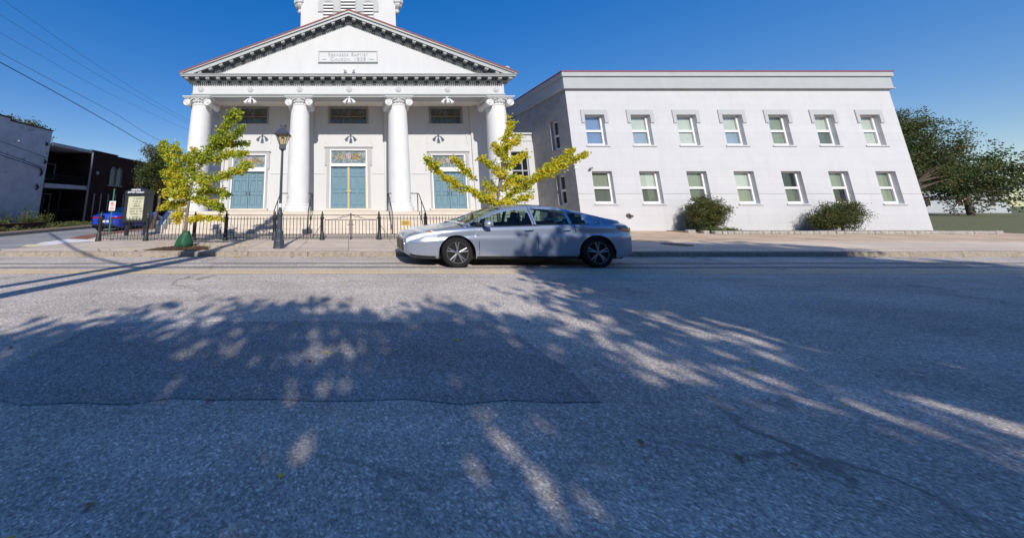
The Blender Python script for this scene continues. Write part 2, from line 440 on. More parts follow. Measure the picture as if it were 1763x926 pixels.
sheet('crossing_apron', 'apron_concrete', [(-40, 9.5), (-10.3, 9.5), (-10.25, 10.95), (-11.0, 11.15), (-16.3, 11.1), (-40, 11.1)], .008)
m = MB(); m.add([(-11.0, 11.15, .012), (-12.0, 13.0, .012), (-11.9, 13.75, .015), (-11.3, 13.75, .10), (-10.0, 12.75, .134), (-9.3, 12.45, .134), (-9.95, 11.6, .134), (-10.25, 10.95, .10)],
                [(0, 1, 2, 3, 4, 5, 6, 7)])
struct(m.build('kerb_ramp', 'ramp_concrete'))
m = MB(); m.add([(-11.25, 11.4, .03), (-11.75, 12.15, .024), (-10.9, 11.9, .08), (-10.55, 11.3, .08)], [(0, 1, 2, 3)])
struct(m.build('ramp_paint_patch', 'tactile_yellow'))
m = MB(); m.prism([(-13.4, 10.78), (-11.75, 10.66), (-11.2, 10.72), (-11.5, 10.98), (-13.4, 11.12)], .010, .022, 'z')
tag(m.build('drain_cover', 'iron_cover', loc=(-12.2, 10.85, 0)), 'dark iron drain cover at the mouth of the side street', 'drain cover')
m = MB(); m.lathe([(.42, .132), (.42, .142), (.36, .146), (.0, .146)], (11.15, 11.27, 0), 24)
tag(m.build('manhole_cover', 'iron_cover', loc=(11.15, 11.27, .13)), 'round iron manhole cover in the paving before the annex', 'manhole cover')
# verge across the side street
m = MB(); m.prism([(-16.3, 11.1), (-16.3, 70), (-60, 70), (-60, 11.1)], -.05, .12, 'z')
struct(m.build('verge', 'dry_grass_ground'))
m = MB(); m.prism([(-16.34, 11.4), (-16.34, 60), (-17.45, 60), (-17.45, 11.4)], .1, .145, 'z')
struct(m.build('dirt_path', 'soil'))
m = MB(); m.box(-16.36, -16.2, 11.2, 60, -.03, .15)
struct(m.build('side_kerb', 'granite'))
m = MB(); m.prism([(9.3, 12.2), (31.5, 12.2), (31.5, 16.98), (9.3, 16.98)], .05, .1365, 'z')
struct(m.build('driveway', 'driveway_brick'))

# ================================================================ CHURCH
ch = thing('church', 'white columned church with triangular pediment, three blue double doors and louvred tower', 'church', (0, 17, .13))
def facade(mb, mp, u0, u1, v0, v1, holes, depth, mi=0):
    us = sorted({u0, u1, *[h[0] for h in holes], *[h[1] for h in holes]})
    vs = sorted({v0, v1, *[h[2] for h in holes], *[h[3] for h in holes]})
    for a, b in zip(us, us[1:]):
        for c, d in zip(vs, vs[1:]):
            uc, vc = (a + b) / 2, (c + d) / 2
            if any(h[0] < uc < h[1] and h[2] < vc < h[3] for h in holes): continue
            mb.add([mp(a, c, 0), mp(b, c, 0), mp(b, d, 0), mp(a, d, 0)], [(0, 1, 2, 3)], mi)
    for a, b, c, d in holes:
        q = [(a, c), (b, c), (b, d), (a, d)]
        for (p1, p2) in zip(q, q[1:] + q[:1]):
            mb.add([mp(*p1, 0), mp(*p2, 0), mp(*p2, depth), mp(*p1, depth)], [(0, 1, 2, 3)], mi)
WY = 19.5
DOORS = [(0, 1.08, 1.26, 3.78, 3.94, 4.76, 1.44, 5.0), (-6.1, .98, 1.24, 3.46, 3.70, 4.47, 1.26, 4.72), (6.14, .98, 1.24, 3.46, 3.70, 4.47, 1.26, 4.72)]
WINS = [(0, 1.18), (-6.05, .95), (6.14, .98)]
m = MB()
holes = [(c - h - .1, c + h + .1, 1.1, zt2 + .1) for c, h, z0, z1, zt1, zt2, fh, ft in DOORS] + [(c - h, c + h, 6.44, 7.5) for c, h in WINS]
facade(m, lambda u, v, w: (u, WY + w, v), -8.7, 8.7, .13, 8.2, holes, .22)
for s in (-1, 1):   # engaged pilasters behind the columns
    m.box(s * 2.2 if s > 0 else -3.42, 3.42 if s > 0 else -2.2, WY - .12, WY - .002, 1.13, 7.6)
    a, b = sorted((s * 7.62, s * 8.7)); m.box(a, b, WY - .12, WY - .002, 1.13, 7.6)
    m.box(min(s * 8.7, s * 8.72), max(s * 8.7, s * 8.72), WY - .12, 36, .13, 8.26)
m.box(-8.7, 8.7, 35.9, 36, .13, 8.26)
for a, b in ((-7.6, -7.38), (-4.82, -3.44), (-2.18, -1.46), (1.46, 2.18), (3.44, 4.86), (7.42, 7.6)):
    m.box(a, b, WY - .03, WY - .002, 3.31, 3.345)     # string groove bead
for c, h in ((0, 1.46), (-6.08, 1.26), (6.14, 1.26)):   # sunk panel mouldings between door and window
    m.box(c - h, c + h, WY - .04, WY - .002, 5.98, 6.04)
    m.box(c - h, c - h + .05, WY - .04, WY - .002, 5.2, 5.98); m.box(c + h - .05, c + h, WY - .04, WY - .002, 5.2, 5.98)
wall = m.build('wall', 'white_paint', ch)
m = MB(); m.box(-9.05, 9.05, 16.8, WY + .2, .131, 1.12)
m.box(-9.08, 9.08, 16.74, 16.8, .95, 1.125)
m.build('platform', 'step_stone', ch, bev=.015)
m = MB()
for k in range(4): m.box(-8.75, 8.75, 16.8 - .3 * (k + 1) - .02, 16.8 - .3 * k - .02, .131 - .003 * k, 1.12 - .2 * (k + 1) + .0)
m.build('front_steps', 'step_stone', ch, bev=.014)
for s in (-1, 1):
    m = MB(); m.prism([(15.45, .131), (16.738, .131), (16.738, 1.12), (16.2, 1.12), (15.45, .5)], s * 8.76, s * 9.06, 'x')
    m.build('cheek_wall', 'white_paint', ch, bev=.015)
# --- columns
for cxm in (-8.40, -2.76, 2.80, 8.42):
    cy_ = 17.62
    m = MB()
    prof = []
    for i in range(15):
        t = i / 14; r = .605 - .085 * (t ** 1.7) * (1 if t > .02 else 1)
        prof.append((r, 1.50 + t * (6.98 - 1.50)))
    m.lathe(prof, (cxm, cy_, 0), 48)
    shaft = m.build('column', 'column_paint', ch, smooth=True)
    m = MB()
    m.lathe([(.74, 1.121), (.74, 1.2), (.73, 1.23), (.735, 1.27), (.725, 1.34), (.70, 1.385), (.66, 1.40), (.655, 1.43), (.67, 1.45), (.665, 1.48), (.63, 1.495), (.612, 1.53)], (cxm, cy_, 0), 48)
    m.build('column_base', 'column_paint', shaft, smooth=True)
    m = MB()
    m.lathe([(.53, 6.93), (.55, 6.95), (.55, 6.99), (.525, 7.0), (.53, 7.05), (.64, 7.16), (.66, 7.2), (.6, 7.24)], (cxm, cy_, 0), 40)
    for k in range(22):   # egg and dart
        t = 2 * PI * k / 22
        m.lathe([(.0, 7.07), (.045, 7.10), (.05, 7.14), (.0, 7.18)], (cxm + .60 * math.cos(t), cy_ + .60 * math.sin(t), 0), 6)
    for (w, z0, z1) in ((.70, 7.27, 7.31), (.745, 7.312, 7.345), (.775, 7.347, 7.378)):
        m.box(cxm - w, cxm + w, cy_ - w, cy_ + w, z0, z1)
    m.prism([(cxm - .66, 7.1), (cxm - .62, 7.265), (cxm + .62, 7.265), (cxm + .66, 7.1), (cxm + .45, 7.17), (cxm - .45, 7.17)], cy_ - .60, cy_ + .60, 'y')
    for s in (-1, 1):
        vx, vz = cxm + s * .575, 7.055
        m.lathe([(.0, -.64), (.185, -.64), (.205, -.60), (.165, -.3), (.13, 0), (.165, .3), (.205, .60), (.185, .64), (0, .64)], (vx, cy_, vz), 26, 'y')
        for f in (-1, 1):   # spiral ridge
            pts = []
            for i in range(40):
                a = i / 39 * PI * 4.6; rr = .205 * (1 - i / 48)
                pts.append((vx + s * rr * math.sin(a) * -1, cy_ + f * .648, vz + rr * math.cos(a)))
            m.tube(pts, .022, 6)
            m.lathe([(.0, f * .64), (.045, f * .655), (.03, f * .685), (.0, f * .69)], (vx, cy_, vz), 12, 'y')
    # carved shell between the volutes
    for k in (-2, -1, 0, 1, 2):
        m.tube([(cxm, cy_ - .62, 7.2), (cxm + k * .07, cy_ - .69, 7.27 + .03 * (2 - abs(k))), (cxm + k * .11, cy_ - .70, 7.285 + .02 * (2 - abs(k)))], [.02, .03, .015], 6)
    for s in (-1, 1):
        m.tube([(cxm + s * .16, cy_ - .66, 7.26), (cxm + s * .3, cy_ - .67, 7.24), (cxm + s * .38, cy_ - .66, 7.19)], [.02, .028, .012], 6)
    m.build('capital', 'column_paint', shaft, smooth=35)
# --- entablature
FY = 17.05
m = MB()
m.box(-8.72, 8.72, FY, 17.9, 7.55, 8.41)
for s in (-1, 1):
    a, b = sorted((s * 8.0, s * 8.72)); m.box(a, b, 17.902, WY - .122, 7.38, 8.265)
m.build('frieze', 'white_paint', ch)
m = MB()
m.box(-8.76, 8.76, FY - .07, FY - .002, 7.50, 7.545); m.box(-8.74, 8.74, FY - .04, FY - .002, 7.462, 7.498)
m.box(-8.72, 8.72, FY + .002, 17.898, 7.38, 7.548)
m.box(-7.9, 7.9, 17.9, 17.97, 7.52, 7.60)
m.build('architrave', 'grey_trim', ch)
m = MB(); m.box(-8.0, 8.0, 17.9, WY - .005, 7.60, 7.7)
for k in range(-13, 14): m.box(k * .6 - .006, k * .6 + .006, 17.98, WY - .13, 7.593, 7.599)
m.build('portico_ceiling', 'ceiling_paint', ch)
for X in (-8.27, -5.5, -2.74, .04, 2.8, 5.55, 8.27):
    m = MB(); m.lathe([(.165, -.002), (.165, -.03), (.13, -.045), (.12, -.03), (.07, -.03), (.06, -.06), (.0, -.075)], (X, FY, 7.83), 20, 'y')
    for k in range(8):
        a = k * PI / 4; m.lathe([(.0, -.06), (.035, -.04), (.03, -.02)], (X + .1 * math.cos(a), FY, 7.83 + .1 * math.sin(a)), 6, 'y')
    m.build('rosette', 'white_paint', ch, smooth=True)
# horizontal cornice
m = MB()
m.box(-9.25, 9.25, 16.62, FY - .002, 8.44, 8.535); m.box(-9.30, 9.30, 16.57, FY - .002, 8.537, 8.565)
m.box(-9.2, 9.2, 16.66, FY - .002, 8.412, 8.438)
for s in (-1, 1):
    a, b = sorted((s * 8.722, s * 9.25)); m.box(a, b, FY, 36, 8.42, 8.56)
    a, b = sorted((s * 8.722, s * 9.52)); m.box(a, b, 20.5, 36, 8.22, 8.40)
m.build('cornice', 'grey_trim', ch)
m = MB()
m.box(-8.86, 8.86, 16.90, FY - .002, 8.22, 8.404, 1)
k = -15.5
while k <= 15.5:
    xx = k * .578; m.prism([(16.68, 8.404), (16.68, 8.31), (16.72, 8.29), (16.89, 8.27), (16.89, 8.404)], xx - .1, xx + .1, 'x'); k += 1
for s in (-1, 1):
    for j in range(8):
        a, b = sorted((s * 8.80, s * 9.08)); m.box(a, b, 17.3 + j * .578, 17.5 + j * .578, 8.28, 8.418)
m.box(-9.18, 9.18, 16.67, FY - .002, 8.405, 8.411, 1)  # thin sheet under the corona, darkened with its own shade
m.build('modillions', ['cornice_grey', 'soffit_shade'], ch)
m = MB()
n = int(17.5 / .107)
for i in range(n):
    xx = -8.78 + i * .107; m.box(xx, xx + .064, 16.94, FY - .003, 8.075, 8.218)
m.build('dentils', 'soffit_shade', ch)
# pediment
SL = .4075; A = 12.36; ang = math.atan(SL)
def zt(x, o=0): return A - SL * abs(x) - o
m = MB(); m.prism([(-8.7, 8.412), (8.7, 8.412), (0, zt(0, .30))], FY, 17.5, 'y'); m.build('tympanum', 'white_paint', ch)
m = MB()
m.prism([(-9.28, 8.567), (-9.28, zt(9.28)), (0, A), (9.28, zt(9.28)), (9.28, 8.567), (8.67, 8.567), (0, zt(0, .26)), (-8.67, 8.567)], 16.64, FY - .003, 'y')
m.prism([(-9.28, zt(9.28, .02)), (-9.28, zt(9.28, -.02)), (0, A + .02), (9.28, zt(9.28, -.02)), (9.28, zt(9.28, .02)), (0, A - .10)], 16.57, 16.638, 'y')
m.build('raking_cornice', 'grey_trim', ch)
m = MB(); m2 = MB()
for s in (-1, 1):
    Mr = Matrix.Rotation(s * ang, 4, 'Y')
    L = 0.34
    while L < 9.0:
        xx = s * L * math.cos(ang)
        zc_ = zt(xx, .26)
        M = Matrix.Translation((xx, 16.63, zc_ - .085)) @ Matrix.Identity(4)
        if zc_ - .12 > 8.56: m.obox(Matrix.Translation((xx, 16.78, zc_ - .06)) @ Mr, .20, .21, .12)
        L += .612
    L = .06
    while L < 9.0:
        xx = s * L * math.cos(ang); zc_ = zt(xx, .26)
        if zc_ - .3 > 8.57: m2.obox(Matrix.Translation((xx, 16.99, zc_ - .245)) @ Mr, .064, .10, .13)
        L += .107
    # bed moulding carrying the dentils
    x1 = 8.3
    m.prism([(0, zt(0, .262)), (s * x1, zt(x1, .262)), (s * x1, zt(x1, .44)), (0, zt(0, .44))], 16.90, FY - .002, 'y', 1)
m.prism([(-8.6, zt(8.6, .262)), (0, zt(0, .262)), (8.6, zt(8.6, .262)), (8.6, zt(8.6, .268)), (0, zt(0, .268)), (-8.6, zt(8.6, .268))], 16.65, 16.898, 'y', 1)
m.build('raking_modillions', ['cornice_grey', 'soffit_shade'], ch); m2.build('raking_dentils', 'soffit_shade', ch)
m = MB()
m.prism([(-9.34, zt(9.34, -.025)), (-9.34, zt(9.34, -.11)), (0, A + .11), (9.34, zt(9.34, -.11)), (9.34, zt(9.34, -.025)), (0, A + .025)], 16.55, 36, 'y')
for s in (-1, 1):
    a, b = sorted((s * 9.0, s * 9.56)); m.box(a, b, 20.45, 36, 8.405, 8.50)
m.build('roof', 'roof_tile', ch)
m = MB(); m.tube([(8.75, 16.7, zt(8.75, -.12)), (8.78, 16.7, zt(8.75, -.2)), (8.9, 16.7, zt(8.75, -.19)), (8.95, 16.7, zt(8.95, -.12))], [.03, .06, .05, .03], 8)
m.build('ridge_flashing', 'white_paint', ch)
# plaque
m = MB(); m.box(-1.66, 1.60, FY - .05, FY - .003, 9.46, 10.05)
pl = m.build('plaque', 'white_paint', ch)
m = MB()
for a, b, c, d in ((-1.73, 1.67, 10.05, 10.11), (-1.73, 1.67, 9.40, 9.46), (-1.73, -1.66, 9.46, 10.05), (1.60, 1.67, 9.46, 10.05)): m.box(a, b, FY - .09, FY - .003, c, d)
m.build('plaque_border', 'grey_trim', pl)
text('lettering', 'Ebenezer Baptist', .30, (-.03, FY - .056, 9.87), 'letter_grey', pl, .012, .72, space=1.14)
text('lettering', 'Church. 1858', .30, (-.03, FY - .056, 9.60), 'letter_grey', pl, .012, .72, space=1.2)
m = MB()
for s in (-1, 1):
    m = MB(); m.tube([(-.03 + s * 1.22, FY - .06, 9.57), (-.03 + s * 1.36, FY - .06, 9.60), (-.03 + s * 1.48, FY - .06, 9.56)], [.008, .014, .006], 5); m.build('flourish', 'letter_grey', pl)
# twin spotlight over the cornice, floodlights under the architrave
m = MB(); m.tube([(0.05, 16.85, 8.56), (0.05, 16.85, 8.88)], .02, 6)
for s in (-1, 1):
    m.tube([(.05, 16.85, 8.82), (.05 + s * .18, 16.85, 8.90)], .018, 6)
    m.tube([(.05 + s * .14, 16.85, 8.88), (.05 + s * .26, 16.88, 8.94), (.05 + s * .30, 16.89, 8.96)], [.04, .075, .08], 10)
m.build('pediment_spotlight', 'window_white', ch)
for X in (-5.47, .04, 5.5):
    m = MB(); m.lathe([(.0, 7.379), (.07, 7.379), (.07, 7.34), (.03, 7.31), (.03, 7.22)], (X, FY + .02, 0), 12)
    fx = m.build('floodlight', 'window_white', ch)
    for dx, dy in ((-.24, -.02), (.24, -.02), (0, -.12)):
        m = MB(); m.tube([(X, FY + .02, 7.27), (X + dx * .6, FY + .02 + dy * .6, 7.25), (X + dx, FY + .02 + dy, 7.12), (X + dx * 1.2, FY + .02 + dy * 1.4, 7.02 if dx else 6.96)], [.02, .03, .075, .105], 14)
        m.build('lamp_shade', 'window_white', fx, smooth=True)
# doors
for (c, h, z0, z1, t0, t1, fh, ft) in DOORS:
    d = MB()   # grey shouldered surround
    fo = WY - .07
    eh = fh; lo = fh - .10
    for s in (-1, 1):
        a, b = sorted((c + s * (h + .07), c + s * lo)); d.box(a, b, fo, WY - .003, 1.121, t0 - .1)
        a, b = sorted((c + s * (h + .07), c + s * eh)); d.box(a, b, fo, WY - .003, t0 - .1, t1 + .08)
    d.box(c - eh, c + eh, fo, WY - .003, t1 + .08, ft - .05); d.box(c - eh - .05, c + eh + .05, fo - .05, WY - .003, ft - .05, ft)
    dr = d.build('door', 'door_frame_grey', ch, bev=.008)
    f = MB()
    for s in (-1, 1):
        a, b = sorted((c + s * h, c + s * (h + .0695))); f.box(a, b, WY - .05, WY + .15, z0, t1 + .079)
    f.box(c - h, c + h, WY - .05, WY + .15, z1, t0); f.box(c - h, c + h, WY - .05, WY + .15, t1, t1 + .079)
    f.build('door_frame', 'window_white', dr, bev=.006)
    f = MB(); f.box(c - h - .3, c + h + .3, WY - .28, WY + .15, 1.1205, z0 - .004); f.build('threshold', 'step_stone', dr, bev=.01)
    for s in (-1, 1):
        q = MB()
        xa, xb = sorted((c + s * .012, c + s * (h - .006)))
        Y0 = WY + .09
        st = .11; H = z1 - z0
        rows = [(z0 + .16, z0 + .36 * H), (z0 + .43 * H, z0 + .76 * H), (z0 + .82 * H, z1 - .10)]
        cols = [(xa + st, (xa + xb) / 2 - st * .4), ((xa + xb) / 2 + st * .4, xb - st)]
        facade(q, lambda u, v, w: (u, Y0 + w, v), xa, xb, z0, z1 - .004, [(u0, u1, v0, v1) for u0, u1 in cols for v0, v1 in rows], .035)
        for u0, u1 in cols:
            for v0, v1 in rows:
                q.add([(u0, Y0 + .035, v0), (u1, Y0 + .035, v0), (u1, Y0 + .035, v1), (u0, Y0 + .035, v1)], [(0, 1, 2, 3)])
                g = .05; q.prism([(u0 + g, v0 + g), (u1 - g, v0 + g), (u1 - g, v1 - g), (u0 + g, v1 - g)], Y0 + .012, Y0 + .034, 'y')
        q.add([(xa, Y0, z0), (xa, Y0, z1), (xa, Y0 + .05, z1), (xa, Y0 + .05, z0)], [(0, 1, 2, 3)])
        q.add([(xb, Y0, z0), (xb, Y0, z1), (xb, Y0 + .05, z1), (xb, Y0 + .05, z0)], [(0, 1, 2, 3)])
        q.build('door_leaf', 'door_blue', dr)
        k = MB(); hx = c + s * .10; hz = z0 + .40 * H
        if c == 0:
            k.lathe([(.03, 0), (.015, -.02), (.015, -.05), (.045, -.06), (.045, -.09), (.0, -.1)], (hx, Y0, hz), 12, 'y')
            k.build('door_handle', 'brass', dr)
        else:
            k.tube([(hx, Y0 - .01, hz + .12), (hx, Y0 - .06, hz + .08), (hx, Y0 - .06, hz - .08), (hx, Y0 - .01, hz - .12)], .016, 6)
            k.build('door_handle', 'black_iron', dr)
    if c == 0:
        k = MB(); k.box(-.055, .055, WY + .05, WY + .088, z0, z1 - .002); k.build('meeting_stile', 'brass', dr)
        k = MB(); k.box(h - .05, h - .002, WY + .05, WY + .088, z0, z1 - .002); k.build('edge_strip', 'brass', dr)
    k = MB(); k.box(c - h, c + h, WY + .06, WY + .09, t0, t1); k.build('transom_window', 'stained_glass', dr)
    k = MB()
    for a, b, e, g in ((c - h, c + h, t0, t0 + .045), (c - h, c + h, t1 - .045, t1), (c - h, c - h + .05, t0 + .045, t1 - .045), (c + h - .05, c + h, t0 + .045, t1 - .045)): k.box(a, b, WY + .02, WY + .058, e, g)
    k.build('transom_frame', 'porch_white', dr)
for c, h in WINS:
    k = MB()
    k.box(c - h - .08, c + h + .08, WY - .04, WY - .003, 7.502, 7.56); k.box(c - h - .08, c - h, WY - .04, WY - .003, 6.44, 7.5); k.box(c + h, c + h + .08, WY - .04, WY - .003, 6.44, 7.5)
    k.box(c - h, c + h, WY + .02, WY + .1, 6.44, 6.50); k.box(c - h, c + h, WY + .02, WY + .1, 7.44, 7.5)
    k.box(c - h, c - h + .06, WY + .02, WY + .1, 6.5, 7.44); k.box(c + h - .06, c + h, WY + .02, WY + .1, 6.5, 7.44)
    k.box(c - h + .06, c + h - .06, WY + .03, WY + .09, 6.93, 6.97)
    w = k.build('upper_window', 'bronze_frame', ch)
    k = MB(); k.box(c - h + .05, c + h - .05, WY + .07, WY + .085, 6.49, 7.46); k.build('leaded_pane', 'stained_glass_dark', w)
    k = MB(); k.box(c - h - .16, c + h + .16, WY - .1, WY - .003, 6.37, 6.438); k.build('sill', 'white_paint', w)
# tower
m = MB(); TY = 19.52
m.box(-3.2, 3.16, TY, TY + 6.3, 9.5, 18); m.build('tower', 'white_paint', ch)
tower = bpy.data.objects['tower']
for s in (-1, 1):
    k = MB(); xx = s * 3.18
    k.lathe([(.0, 14.22), (.1, 14.24), (.16, 14.32), (.17, 14.42), (.13, 14.5), (.2, 14.56), (.3, 14.66), (.36, 14.78), (.36, 14.86), (.42, 14.9), (.44, 15.0), (.44, 15.2), (.46, 15.3), (.46, 16.5)], (s * 3.3, TY + .28, 0), 8, rot=PI / 8)
    k.build('corner_turret', 'white_paint', tower)
sur = MB()
def arch(cx0, r, z0, zs, n=14): return [(cx0 - r, z0)] + [(cx0 + r * math.cos(PI - i * PI / n), zs + r * math.sin(i * PI / n)) for i in range(n + 1)] + [(cx0 + r, z0)]
for cxx, r in ((-1.36, .70), (1.33, .70)):
    sur.prism(arch(cxx, r, 14.2, 14.72), TY - .06, TY - .002, 'y')
sur.box(-.9, .9, TY - .055, TY - .003, 14.2, 16.0)
sur.build('arch_surround', 'grey_trim', tower)
for cxx, r in ((-1.36, .36), (1.33, .36), (-.03, .54)):
    k = MB()
    top = 14.66 if r < .5 else 16
    poly = arch(cxx, r, 12.0, top) if r < .5 else [(cxx - r, 12), (cxx - r, 16), (cxx + r, 16), (cxx + r, 12)]
    k.prism(poly, TY - .09, TY - .004, 'y', 1)
    zz = 12.05
    while zz < (top + .2 if r < .5 else 15.9):
        rr = r * .9 if zz < top else math.sqrt(max(.01, r * r - (zz - top + .06) ** 2)) * .9
        k.prism([(TY - .17, zz), (TY - .09, zz + .15), (TY - .09, zz + .18), (TY - .19, zz + .03)], cxx - rr, cxx + rr, 'x', 0); zz += .235
    k.build('louvre', ['window_white', 'cornice_grey'], tower)
# hand rails
for xx, tx in ((-3.52, .34), (-1.90, -.22), (2.06, .2), (3.62, -.36)):
    m = MB()
    m.tube([(xx + tx, 16.95, 2.05), (xx, 16.95, 2.05), (xx, 16.65, 2.02), (xx, 15.42, 1.18), (xx, 15.36, 1.05)], .024, 8)
    m.tube([(xx, 16.95, 2.05), (xx, 16.95, 1.12)], .024, 8); m.tube([(xx, 15.4, 1.16), (xx, 15.4, .132)], .024, 8)
    m.tube([(xx, 16.15, 1.68), (xx, 16.15, .72)], .018, 6)
    m.build('handrail', 'black_iron', ch, smooth=True)
# ================================================================ ANNEX
an = thing('annex_building', 'two storey pale grey annex with flat roof and white sash windows', 'building', (12.1, 17, .13))
AX0, AX1, AY = 12.1, 30.2, 17.0
m = MB(); wx = [12.97 + 2.52 * k for k in range(7)]
WU = [(x, x + 1.07, 4.63, 6.33) for x in wx]; WL = [(x, x + 1.07, 1.52, 3.22) for x in wx]
facade(m, lambda u, v, w: (u, AY + w, v), AX0, AX1, .1, 8.0, WU + WL, .3)
m.box(AX0, AX1, 23.6, 23.7, .1, 8.0); m.add([(AX1, AY, .1), (AX1, 23.6, .1), (AX1, 23.6, 8), (AX1, AY, 8)], [(0, 1, 2, 3)])
m.build('wall', 'annex_wall', an, recalc=False)
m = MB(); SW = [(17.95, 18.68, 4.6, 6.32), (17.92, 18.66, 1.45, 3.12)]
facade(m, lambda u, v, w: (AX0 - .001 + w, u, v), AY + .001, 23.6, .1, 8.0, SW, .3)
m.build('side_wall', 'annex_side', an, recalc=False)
m = MB()
m.box(AX0 - .12, AX1 + .12, AY - .12, 23.8, 7.86, 8.50); m.box(AX0 - .20, AX1 + .2, AY - .20, 23.9, 8.502, 8.76)
m.box(AX0 - .16, AX1 + .16, AY - .16, 23.85, 7.80, 7.858)
m.build('cornice', 'grey_trim', an, bev=.012)
m = MB(); m.box(AX0 - .23, AX1 + .23, AY - .23, 23.9, 8.762, 8.82); m.build('roof_edge', 'roof_red', an)
m = MB()
edges = [AX0] + [e for x in wx for e in (x - .02, x + 1.09)] + [AX1]
for a, b in zip(edges[::2], edges[1::2]): m = MB(); m.box(a, b, AY - .012, AY - .001, 2.025, 2.055); m.build('string_course', 'grey_trim', an)
plain('blind_sky_tint', (.42, .47, .58), .8, .1, 2)  # pale blue sky reflection painted into the blind colour
glass('pane_mirror', (.85, .9, .95), 2.2)
def sash(u0, u1, v0, v1, mp, upper, lower, hood, pane='pane_glass'):
    f = MB(); t = .085; mid = (v0 + v1) / 2 - .02
    def bx(a, b, c, d, w0, w1, mb=f):
        p, q = mp(a, c, w0), mp(b, d, w1)
        mb.box(min(p[0], q[0]), max(p[0], q[0]), min(p[1], q[1]), max(p[1], q[1]), c, d)
    bx(u0, u0 + t, v0, v1, .19, .27); bx(u1 - t, u1, v0, v1, .19, .27); bx(u0 + t, u1 - t, v1 - t, v1, .19, .27); bx(u0 + t, u1 - t, v0, v0 + t * 1.3, .18, .27)
    bx(u0 + t, u1 - t, mid - .06, mid + .06, .20, .265)
    w = f.build('window', 'window_white', an, bev=.006)
    g = MB(); bx(u0 + t, u1 - t, mid + .06, v1 - t, .235, .24, g); g.build('upper_pane', pane, w)
    g = MB(); bx(u0 + t, u1 - t, v0 + t * 1.3, mid - .06, .25, .255, g); g.build('lower_pane', pane, w)
    g = MB(); bx(u0 + .02, u1 - .02, mid, v1 - .02, .285, .295, g); g.build('blind', upper, w)
    g = MB(); bx(u0 + .02, u1 - .02, v0 + .02, mid - .002, .285, .295, g); g.build('blind', lower, w)
    if hood is not None:
        g = MB(); bx(u0 - .1, u1 + .12, v0 - .07, v0 - .002, -.05, -.002, g); g.build('sill', 'annex_wall', w)
        if hood:
            g = MB(); bx(u0 - .19, u1 + .21, v1 + .002, v1 + .28, -.045, -.002, g)
            bx(u0 - .19, u0 - .004, v1 - .46, v1 + .001, -.045, -.002, g); bx(u1 + .004, u1 + .21, v1 - .46, v1 + .001, -.045, -.002, g)
            g.build('hood_mould', 'hood_paint', w)
fr = lambda u, v, w: (u, AY + w, v)
upb = [('blind_sky_tint', 'blind_sky_tint'), ('blind_cream', 'blind_sky_tint'), ('blind_cream', 'blind_cream'), ('blind_cream', 'blind_sky_tint'), ('blind_slats', 'blind_slats'), ('blind_cream', 'blind_dark'), ('blind_cream', 'blind_cream')]
lob = [('blind_slats', 'blind_dark'), ('blind_cream', 'blind_dark'), ('blind_slats', 'blind_dark'), ('blind_cream', 'blind_slats'), ('dark_glassy', 'blind_dark'), ('blind_slats', 'dark_glassy'), ('blind_slats', 'blind_slats')]
for i, h in enumerate(WU): sash(*h, fr, *upb[i], True, 'pane_mirror' if upb[i][0] == 'blind_sky_tint' else 'pane_glass')
for i, h in enumerate(WL): sash(*h, fr, *lob[i], False)
for h in SW: sash(*h, lambda u, v, w: (AX0 + w, u, v), 'dark_glassy', 'dark_glassy', None)
m = MB(); m.tube([(14.57, 16.99, .93), (14.57, 16.9, .93), (14.57, 16.8, .90)], [.03, .05, .05], 8)
m.lathe([(.0, -.02), (.09, -.03), (.10, -.08), (.0, -.1)], (14.53, 17, .93), 10, 'y'); m.lathe([(.0, -.06), (.06, -.08), (.05, -.15), (.0, -.16)], (14.66, 17, .88), 10, 'y')
m.build('hose_bib', 'fixture_brown', an, smooth=True)
for (x, y, z) in ((12.9, 16.99, 3.38), (12.03, 16.9, 3.40)):
    m = MB(); m.tube([(x, y + .02, z), (x, y - .06, z), (x - .02, y - .1, z - .02)], .025, 6); m.tube([(x + .05, y - .1, z + .01), (x - .12, y - .14, z - .05)], .05, 10)
    m.build('security_camera', 'window_white' if x < 12.5 else 'downspout', an, smooth=True)
# low wing between church and annex
wg = thing('connecting_wing', 'lower white wing with one tall window between the church and the annex', 'building', (10.4, 20.6, .13))
m = MB(); facade(m, lambda u, v, w: (u, 20.6 + w, v), 8.73, 12.095, .1, 6.1, [(10.1, 11.72, 2.36, 4.88)], .2)
m.box(8.73, 12.095, 23.5, 23.55, .1, 6.1)
m.build('wall', 'white_paint', wg, recalc=False)
m = MB(); m.box(8.73, 12.09, 20.5, 23.6, 6.02, 6.12); m.box(8.73, 12.09, 20.56, 20.598, 5.58, 5.63); m.build('parapet_cap', 'white_paint', wg)
m = MB()
for a, b in ((10.1, 10.17), (11.28, 11.34), (11.65, 11.72)): m.box(a, b, 20.7, 20.78, 2.36, 4.88)
for c, d in ((2.36, 2.43), (3.6, 3.68), (4.81, 4.88)): m.box(10.17, 11.65, 20.71, 20.775, c, d)
w = m.build('window', 'porch_white', wg)
m = MB(); m.box(10.15, 11.68, 20.79, 20.8, 2.38, 4.86); m.build('pane', 'dark_glassy', w)
m = MB(); m.box(10.02, 11.8, 20.52, 20.598, 2.28, 2.355); m.build('sill', 'white_paint', w)

